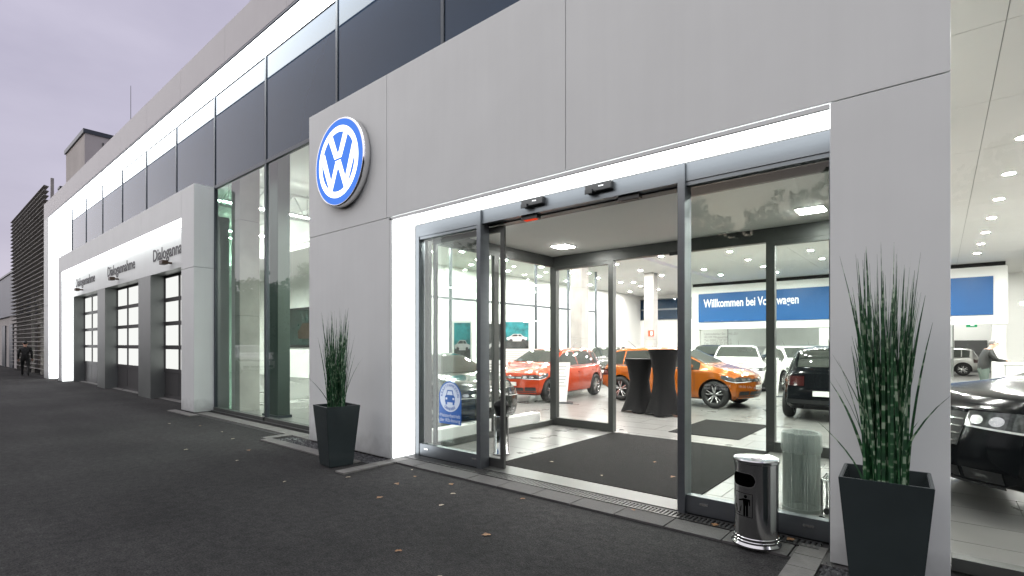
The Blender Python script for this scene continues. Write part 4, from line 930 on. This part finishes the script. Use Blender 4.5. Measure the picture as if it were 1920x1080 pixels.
def wheel_meshes(r, w=.20):
    tyre = MB().lathe([(r * .66, -w / 2), (r * .86, -w / 2 - .006), (r * .96, -w / 2 + .02), (r, -w / 2 + .05), (r, w / 2 - .05), (r * .96, w / 2 - .02), (r * .86, w / 2 + .006), (r * .66, w / 2), (r * .60, 0), (r * .66, -w / 2)], 40, axis='Y').mesh('tyre', 'rubber', True, True)
    m = MB(); m.lathe([(r * .68, w / 2 + .002), (r * .66, w / 2 - .012), (r * .62, w / 2 - .03), (r * .60, -w / 2), (r * .66, -w / 2)], 40, axis='Y')
    ri = MB(); ri.v, ri.f, ri.m = m.v[:], m.f[:], m.m[:]
    for k in range(5):
        for d in (-.16, .16):
            a = 2 * math.pi * k / 5 + .3; a0, a1 = a + d * .5, a + d * 1.35
            p0 = (r * .10 * math.cos(a0), w / 2 - .035, r * .10 * math.sin(a0)); p1 = (r * .64 * math.cos(a1), w / 2 - .015, r * .64 * math.sin(a1)); ri.bar(p0, p1, .019, 6, r2=.016)
    ri.lathe([(0, w / 2 - .012), (.045, w / 2 - .014), (.06, w / 2 - .05)], 16, axis='Y')
    rim = ri.mesh('rim', 'rim', False, True); auto_smooth(rim, 40)
    disc = MB(); disc.lathe([(0, .02), (r * .60, .02)], 24, axis='Y'); disc = disc.mesh('brake', 'black_plastic', False, True)
    return tyre, rim, disc
CACHE = {}
def car_parts(key, C):
    if key in CACHE: return CACHE[key]
    C['fp'], C['fb'], C['fs'], C['ft'] = (smooth_interp(C[k], s) for k, s in (('plan', .08), ('bot', .06), ('belt', .08), ('top', .035)))
    h = C['L'] / 2; xs = np.concatenate([np.linspace(-h, -h + .35, 8)[:-1], np.linspace(-h + .35, h - .35, 46), np.linspace(h - .35, h, 8)[1:]])
    m = MB(); rings = []
    for x in xs:
        P = half_ring(C, float(x)); full = [(y, z) for y, z in P] + [(-y, z) for y, z in P[-2:0:-1]]
        rings.append(len(m.v)); m.v += [deform(C, (float(x), y, z)) for y, z in full]; nr = len(full)
    for a, b in zip(rings, rings[1:]):
        for j in range(nr): k = (j + 1) % nr; m.f.append((a + j, b + j, b + k, a + k)); m.m.append(0)
    nh = len(half_ring(C, 0.0)); cols = 9
    for end, base in ((-1, rings[0]), (1, rings[-1])):          # bowed end caps, row by row
        P = half_ring(C, end * h); prev = None
        for j in range(1, nh - 1):
            row = [base + j]
            for c in range(1, cols):
                y = P[j][0] * (1 - 2 * c / cols); m.v.append(deform(C, (end * h, y, P[j][1]))); row.append(len(m.v) - 1)
            row.append(base + nr - j)
            if prev:
                for c in range(cols): q = (prev[c], prev[c + 1], row[c + 1], row[c]); m.f.append(q if end < 0 else q[::-1]); m.m.append(0)
            else:
                m.f.append(tuple([base] + row) if end > 0 else tuple([base] + row)[::-1]); m.m.append(0)
            prev = row
        m.f.append(tuple(prev + [base + nh - 1])); m.m.append(0)
    me = m.mesh('body', 'paint_white', False, True)
    bm = bmesh.new(); bm.from_mesh(me); bmesh.ops.remove_doubles(bm, verts=bm.verts, dist=1e-5); bmesh.ops.recalc_face_normals(bm, faces=bm.faces); bm.to_mesh(me); bm.free()
    ob = put('tmp_body', me); ra = C['r'] + .055; wbx = C['wb'] / 2; cut = MB()
    for x in (-wbx, wbx):
        for s in (-1, 1): cut.lathe([(0, s * .58), (ra, s * .58), (ra, s * 1.3), (0, s * 1.3)], 40, (x, 0, C['r']), axis='Y')
    cme = cut.mesh('cut', 'paint_white', False, False); bm = bmesh.new(); bm.from_mesh(cme); bmesh.ops.remove_doubles(bm, verts=bm.verts, dist=1e-5); bmesh.ops.recalc_face_normals(bm, faces=bm.faces); bm.to_mesh(cme); bm.free()
    cu = put('tmp_cut', cme); md = ob.modifiers.new('b', 'BOOLEAN'); md.operation = 'DIFFERENCE'; md.solver = 'EXACT'; md.object = cu
    bpy.context.view_layer.update(); res = bpy.data.meshes.new_from_object(ob.evaluated_get(bpy.context.evaluated_depsgraph_get()))
    bpy.data.objects.remove(ob); bpy.data.objects.remove(cu)
    while len(res.materials) < 2: res.materials.append(MAT['black_plastic'])
    res.materials[1] = MAT['black_plastic']
    for p in res.polygons:
        c = p.center; d = min(math.hypot(c.x - wbx, c.z - C['r']), math.hypot(c.x + wbx, c.z - C['r']))
        p.material_index = 1 if ((d < ra + .004 and abs(c.y) > .4 and abs(c.y) < C['W'] * .99 and (abs(p.normal.y) < .5 or abs(c.y) < .6)) or c.z < C['fb'](c.x) + .012) else 0
    auto_smooth(res, 32); res.name = 'body'
    T = dict(body=res); A = []
    def add(name, mb, mats, smooth=True): A.append((name, mb.mesh(name, mats, smooth)))
    lin = np.linspace
    x0, x1 = C['side']
    for s in (1, -1):
        xm = [x0, (x0 + .38), -.22, x1 + .12]
        for a, b in zip(xm, xm[1:]):
            add('side_window', grid(lambda x, f: side_pt(C, x, f, .006, s), lin(a + .02, b - .02, 12), lin(.10, .84, 6), s > 0), 'car_glass')
        add('window_trim', grid(lambda x, f: side_pt(C, x, f, .005, s), lin(x0, x1 + .15, 20), lin(.02, .075, 2), s > 0), 'black_plastic')
        for x in (-.22, .80): add('door_gap', grid(lambda u, z: low_pt(C, u, z, .0025, s), [x - .006, x + .006], lin(C['fb'](x) + .16, C['fs'](x) - .01, 8), s > 0), 'dark_gap')
        add('sill', grid(lambda u, z: low_pt(C, u, z, .003, s), lin(-wbx + ra + .04, wbx - ra - .04, 10), [C['fb'](0) + .02, C['fb'](0) + .10], s > 0), 'black_plastic')
        for x in (-.12, -1.0):
            p = low_pt(C, x - .1, C['fs'](x) - .14, .018, s); add('door_handle', MB().box(p[0] - .09, p[0] + .09, p[1] - .012, p[1] + .012, p[2] - .014, p[2] + .014), 'paint_white', False)
        mm = MB(); bm = bmesh.new(); bmesh.ops.create_uvsphere(bm, u_segments=14, v_segments=8, radius=1)
        mm.v = [(.70 + v.co.x * .085 + .03 * abs(v.co.y), s * (C['W'] + .06 + v.co.y * .11), C['fs'](.7) + .09 + v.co.z * .075) for v in bm.verts]; mm.f = [tuple(v.index for v in f.verts) for f in bm.faces]; mm.m = [0] * len(mm.f); bm.free()
        add('mirror', mm, 'paint_white')
        # headlight: across the nose, then round the corner along the wing
        z0, z1 = C['hl']; nl = C['nose_lamp']
        def hlp(u, v):
            wn_ = half_ring(C, h)[8][0]
            if u < 1: y = wn_ * (nl + (1 - nl) * u); return front_pt(C, s * y, z0 + .012 + .02 * (1 - u) + (z1 - z0 - .012 - .035 * (1 - u)) * v, .006)
            x = h - (u - 1) * .55; zt_ = min(C['fs'](x) - .012, z1 + .05 * (u - 1)); zl = z0 + .012 + (zt_ - z0 - .03) * (u - 1) * .75; return low_pt(C, x, zl + (zt_ - zl) * v, .007, s)
        add('headlight', grid(hlp, list(lin(0, .999, 7)) + list(lin(1.02, 1.85, 8)), lin(0, 1, 5), s < 0), 'lamp_glass')
        hz = (z0 + z1) / 2
        for u0 in (.22, .58):
            add('headlight_lens', grid(lambda r_, a: tuple(np.array(hlp(u0 + .13 * r_ * math.cos(a), .50 + .27 * r_ * math.sin(a))) + np.array([.004, 0, 0])), lin(0.02, 1, 3), lin(0, 6.2832, 15), s > 0), 'rim')
        add('daylight_strip', grid(lambda u, v: tuple(np.array(hlp(u, .02 + .10 * v)) + np.array([.003, s * .003, 0])), list(lin(0.05, .999, 6)) + list(lin(1.02, 1.5, 5)), [0, 1], s < 0), 'white_paint')
        add('fog_light_recess', grid(lambda y, z: front_pt(C, s * y * C['W'], z, .005), lin(.50, .80, 5), lin(.33, .43, 3), s < 0), 'black_plastic')
        add('fog_light', grid(lambda y, z: front_pt(C, s * y * C['W'], z, .009), lin(.60, .70, 4), lin(.365, .395, 3), s < 0), 'lamp_glass')
        def tlp(u, v):
            wn_ = half_ring(C, -h)[7][0]; z = C['fs'](-h) - .20 + .20 * v
            if u < 1: return front_pt(C, s * wn_ * (.55 + .45 * u), z, .006, -1)
            return low_pt(C, -h + (u - 1) * .28, z + .03 * (u - 1), .007, s)
        add('tail_light', grid(tlp, list(lin(0, .999, 6)) + list(lin(1.02, 1.8, 5)), lin(0, 1, 4), s > 0), 'red_glass')
    add('windscreen', grid(lambda x, g_: top_pt(C, x, g_, .006, 1), lin(C['xr'] + .0, C['xa'] - .05, 12), lin(-.93, .93, 15), True), 'car_glass')
    add('rear_window', grid(lambda x, g_: top_pt(C, x, g_, .006, -1), lin(C['rear'][0] + .02, C['rear'][1] + .02, 10), lin(-.90, .90, 13), True), 'car_glass')
    g0, g1 = C['grille']; wn_ = half_ring(C, h)[8][0] * C['nose_lamp']
    add('grille', grid(lambda y, z: front_pt(C, y, z, .005), lin(-wn_ * .99, wn_ * .99, 11), lin(g0 + .015, g1, 3)), 'black_plastic')
    for k in range(2 if g1 - g0 < .1 else 4):
        zz = g0 + .03 + (g1 - g0 - .05) * (k + .3) / (2 if g1 - g0 < .1 else 4); add('grille_bar', grid(lambda y, z: front_pt(C, y, z, .011), lin(-wn_ * .97, wn_ * .97, 11), [zz, zz + .012]), 'chrome')
    add('lower_grille', grid(lambda y, z: front_pt(C, y, z, .005), lin(-.46 * C['W'], .46 * C['W'], 9), lin(.33, .42, 3)), 'black_plastic')
    add('bumper_slot', grid(lambda y, z: front_pt(C, y, z, .005), lin(-.80 * C['W'], .80 * C['W'], 15), lin(.285, .31, 2)), 'black_plastic')
    add('emblem', MB().lathe([(0, 0), (.05, 0), (.055, .008), (.045, .012), (0, .012)], 20, (0, 0, 0)), 'chrome')
    e = A[-1][1]
    p = front_pt(C, 0, (g0 + g1) / 2 + .02, .008)
    for v in e.vertices: v.co = Vector((p[0] + v.co.z, p[1] + v.co.x, p[2] + v.co.y))
    add('plate', grid(lambda y, z: front_pt(C, y * .85, z, .016), lin(-.26, .26, 5), lin(.465, .565, 2)), 'plate')
    add('plate', grid(lambda y, z: front_pt(C, y * .85, z, .016, -1), lin(-.26, .26, 5), lin(.55, .66, 2), True), 'plate')
    add('rear_bumper_strip', grid(lambda y, z: front_pt(C, y, z, .006, -1), lin(-.8 * C['W'], .8 * C['W'], 11), lin(.38, .47, 2), True), 'black_plastic')
    add('aerial', MB().bar((-1.25, 0, C['ft'](-1.25) - .01), (-1.52, 0, C['ft'](-1.25) + .20), .006, 6), 'black_plastic')
    T['add'] = A; T['wheel'] = wheel_meshes(C['r']); T['C'] = C; CACHE[key] = T; return T
def car(key, C, paint, label, cx, cy, heading, scale=1.0, plate=None, detail=True, z=.017):
    T = car_parts(key, C); root = thing('parked_car', label, 'car', (cx, cy, z), heading, 'cars on show inside the showroom'); root.scale = (scale,) * 3
    b = T['body'].copy(); b.materials[0] = MAT[paint]; put('body', b, root)
    for name, me in T['add']:
        if name in ('mirror', 'door_handle'): me = me.copy(); me.materials[0] = MAT[paint]
        put(name, me, root)
    ty, ri, di = T['wheel']; W_ = T['C']['W']
    for x in (-T['C']['wb'] / 2, T['C']['wb'] / 2):
        for s in (1, -1):
            w = put('wheel', ty, root, (x, s * (W_ - .115), T['C']['r'])); w.rotation_euler = (0, 0, 0 if s > 0 else math.pi)
            put('rim', ri, w); put('brake', di, w)
    if plate:
        me = text_mesh(plate, .085, 'ink', extrude=.001, align='CENTER'); o = put('plate_lettering', me, root); p = front_pt(T['C'], 0, .485, .019); o.location = p; o.rotation_euler = (math.radians(90), 0, math.radians(90))
    return root
D = math.radians
car('hatch', HATCH, 'paint_red', 'glossy red orange hatchback facing left behind the vestibule glass', -9.28, 8.5, D(-87), 1.04, 'Polo')
car('hatch', HATCH, 'paint_orange', 'metallic orange hatchback facing right behind the covered tables', -5.70, 9.72, D(-3), 1.06)
car('suv', SUV, 'paint_black', 'black compact car seen from behind, right of the orange hatchback', -1.92, 9.75, D(93), 1.0)
car('hatch', HATCH, 'paint_white', 'white car facing the entrance directly behind the orange hatchback bonnet', -5.9, 15.9, D(-75), 1.1)
car('hatch', HATCH, 'paint_white', 'second white car facing the entrance, left of the black compact car', -4.0, 16.6, D(-60), 1.08)
car('hatch', HATCH, 'paint_green', 'dark green black car just left of the vestibule behind the blue sticker', -8.35, 2.95, D(-8), 1.0)
car('tall', TALL, 'paint_black', 'large black car with wide headlight close behind the glass at the right edge', 2.08, 3.78, D(-152), 1.05)
car('hatch', HATCH, 'paint_silver', 'small silver car far back beside the dark staircase', -.35, 31.5, D(178), .98)
car('hatch', HATCH, 'paint_green', 'dark car in the row behind the red hatchback rear', -11.2, 15.5, D(-70), 1.05)
car('hatch', HATCH, 'paint_black', 'dark car behind the first white car at the back', -8.4, 20.5, D(-80), 1.1)
car('hatch', HATCH, 'paint_teal', 'teal car at the back between the second white car and the black compact', -4.3, 21.8, D(-70), 1.1)

# ================================================================== PEOPLE
def person(name_label, loc, rz, pose, jacket, trousers, hair='hair', group=None, shoe='black_plastic', bulk=1.0):
    root = thing('person', name_label, 'person', loc, rz, group)
    J = dict(pelvis=((0, 0, .95), .15, .12), waist=((0.0, 0, 1.10), .155, .125), chest=((0, 0, 1.33), .185, .135), neck0=((0, 0, 1.47), .085, .08), neck=((.01, 0, 1.53), .058, .058), head0=((.025, 0, 1.60), .078, .085), head=((.03, 0, 1.68), .085, .105), crown=((.01, 0, 1.745), .06, .075))
    E_ = [('pelvis', 'waist'), ('waist', 'chest'), ('chest', 'neck0'), ('neck0', 'neck'), ('neck', 'head0'), ('head0', 'head'), ('head', 'crown')]
    for s, t in ((1, 'l'), (-1, 'r')):
        J.update({'hip' + t: ((0, s * .10, .88), .105, .105), 'knee' + t: ((.02, s * .115, .49), .068, .068), 'ank' + t: ((-.01, s * .12, .09), .047, .047), 'toe' + t: ((.16, s * .135, .04), .038, .032),
                  'sh' + t: ((0, s * .19, 1.42), .078, .075), 'elb' + t: ((-.03, s * .25, 1.14), .054, .054), 'wri' + t: ((.06, s * .26, .90), .036, .036), 'han' + t: ((.09, s * .26, .83), .032, .024)})
        E_ += [('pelvis', 'hip' + t), ('hip' + t, 'knee' + t), ('knee' + t, 'ank' + t), ('ank' + t, 'toe' + t), ('chest', 'sh' + t), ('sh' + t, 'elb' + t), ('elb' + t, 'wri' + t), ('wri' + t, 'han' + t)]
    for k, v in pose.items(): J[k] = (v, J[k][1], J[k][2])
    for k in ('pelvis', 'waist', 'chest', 'shl', 'shr', 'elbl', 'elbr', 'hipl', 'hipr'): J[k] = (J[k][0], J[k][1] * bulk, J[k][2] * bulk)
    names = list(J); me = bpy.data.meshes.new('body'); me.from_pydata([J[n][0] for n in names], [(names.index(a), names.index(b)) for a, b in E_], [])
    o = put('tmp_p', me); sk = o.modifiers.new('s', 'SKIN'); sk.use_smooth_shade = True; sb = o.modifiers.new('u', 'SUBSURF'); sb.levels = 2
    for i, n in enumerate(names): me.skin_vertices[0].data[i].radius = J[n][1:]; me.skin_vertices[0].data[i].use_root = (n == 'pelvis')
    bpy.context.view_layer.update(); res = bpy.data.meshes.new_from_object(o.evaluated_get(bpy.context.evaluated_depsgraph_get())); bpy.data.objects.remove(o)
    res.materials.clear()
    for mname in (jacket, trousers, 'skin', shoe): res.materials.append(MAT[mname])
    nk = Vector(J['neck'][0]); hl_, hr_ = Vector(J['wril'][0]), Vector(J['wrir'][0])
    for p in res.polygons:
        c = p.center; p.material_index = 0
        if c.z > nk.z - .03 and (c - nk).length < .4 and c.z > Vector(J['shl'][0]).z + .03: p.material_index = 2
        elif min((c - Vector(J['hanl'][0])).length, (c - Vector(J['hanr'][0])).length) < .075: p.material_index = 2
        elif c.z < .10: p.material_index = 3
        elif c.z < .88 and min((c - hl_).length, (c - hr_).length) > .16: p.material_index = 1
    b = put('body', res, root)
    # fingers, nose, ears are closed shapes sunk into the body; hair is a child
    fm = MB()
    for t in ('l', 'r'):
        w0, h0 = Vector(J['wri' + t][0]), Vector(J['han' + t][0]); d = (h0 - w0).normalized(); sd_ = d.cross(Vector((0, 0, 1))); sd_ = sd_.normalized() if sd_.length > .1 else Vector((0, 1, 0))
        for k in range(4): a = h0 + sd_ * (.012 * (k - 1.5)) + d * .01; L_ = (.062, .072, .068, .052)[k]; mid = a + d * L_ * .55; fm.bar(a, mid, .0085, 6); fm.bar(mid, mid + (d + Vector((0, 0, -.5))).normalized() * L_ * .5, .0078, 6, r2=.006)
        fm.bar(w0 + d * .035, w0 + d * .06 + sd_ * .045, .010, 6); fm.bar(w0 + d * .06 + sd_ * .045, w0 + d * .095 + sd_ * .05, .009, 6, r2=.007)
    fm.obj('fingers', 'skin', root, smooth=True)
    hd = Vector(J['head'][0]); fx = pose.get('_', None)
    bm = bmesh.new(); bmesh.ops.create_uvsphere(bm, u_segments=20, v_segments=14, radius=1)
    for v in list(bm.verts):
        v.co = Vector((v.co.x * .108 - .012, v.co.y * .092, v.co.z * .098 + .028))
    bmesh.ops.delete(bm, geom=[v for v in bm.verts if (v.co.x > .035 and v.co.z < .075) or v.co.z < -.05], context='VERTS')
    hm = bpy.data.meshes.new('hair'); bm.to_mesh(hm); bm.free(); hm.materials.append(MAT[hair]); put('hair', hm, root, hd)
    f = MB(); f.bar(hd + Vector((.075, 0, .01)), hd + Vector((.118, 0, -.028)), .010, 6, r2=.016); f.bar(hd + Vector((.09, 0, -.028)), hd + Vector((.118, 0, -.03)), .014, 6)
    for s in (-1, 1): f.bar(hd + Vector((0, s * .075, -.01)), hd + Vector((-.01, s * .098, -.005)), .026, 8, r2=.02)
    f.obj('nose_and_ears', 'skin', root, smooth=True)
    fe = MB()
    for s in (-1, 1): fe.bar(hd + Vector((.080, s * .034, .012)), hd + Vector((.101, s * .034, .012)), .011, 8)
    fe.bar(hd + Vector((.085, -.022, -.058)), hd + Vector((.085, .022, -.058)), .012, 6); fe.obj('eyes_and_mouth', 'ink', root)
    return root
person('grey haired man in black jacket and green trousers leaning on the white counter', (1.0, 16.85, .017), D(12),
       dict(chest=(.10, 0, 1.32), waist=(.03, 0, 1.1), neck0=(.15, 0, 1.46), neck=(.18, 0, 1.51), head0=(.22, 0, 1.57), head=(.24, 0, 1.645), crown=(.235, 0, 1.71), shl=(.10, .20, 1.40), shr=(.10, -.20, 1.40), elbl=(.20, .27, 1.16), elbr=(.22, -.26, 1.15), wril=(.42, .20, 1.13), wrir=(.45, -.17, 1.13), hanl=(.50, .18, 1.13), hanr=(.53, -.14, 1.13)), 'jacket', 'trousers', bulk=1.3)
person('person in a black jacket cut off by the right edge behind the counter', (2.62, 15.5, .017), D(100), dict(), 'jacket', 'jacket')
person('dark clothed person walking past the louvred tower', (-36.0, -.4, .004), D(170), dict(kneel=(.14, .115, .50), ankl=(.22, .12, .09), toel=(.38, .135, .05), kneer=(-.04, -.115, .5), ankr=(-.26, -.12, .12), toer=(-.11, -.135, .05)), 'jacket', 'jacket', 'black_plastic')

# ================================================================== ACROSS THE YARD (seen as reflections in the glass)
car('hatch', HATCH, 'paint_white', 'white car parked in the yard, mirrored in the tall glass bay', -30.5, -7.4, D(8), 1.1, z=.002)
rg = random.Random(21); m = MB()
for t in range(90):
    cx = -170 + 2.9 * t + rg.uniform(-1, 1); cy = -46 + rg.uniform(-3, 3); hh = rg.uniform(13.5, 17.0); w = rg.uniform(2.6, 3.6)
    m.box(cx - w * .75, cx + w * .75, cy - w * .5, cy + w * .5, 0, hh * .82)  # solid cores and extra height added to keep the glass reflections evenly dark
    for k in range(420):
        a = rg.random() * 6.283; q = w * math.sqrt(rg.random()); z = hh * rg.random(); q *= (1.05 - .6 * (z / hh) ** 2)
        p = Vector((cx + q * math.cos(a), cy + q * math.sin(a), z + .2)); u = Vector((rg.uniform(-1, 1), rg.uniform(-1, 1), rg.uniform(-1, 1))).normalized() * rg.uniform(.3, .5); v = u.orthogonal().normalized() * rg.uniform(.25, .42)
        m.quad([p - u, p - v * .8, p + u, p + v])
tag(m.obj('tree_belt', 'far_leaves'), 'dark belt of trees across the yard mirrored in the glass', 'trees', kind='stuff')
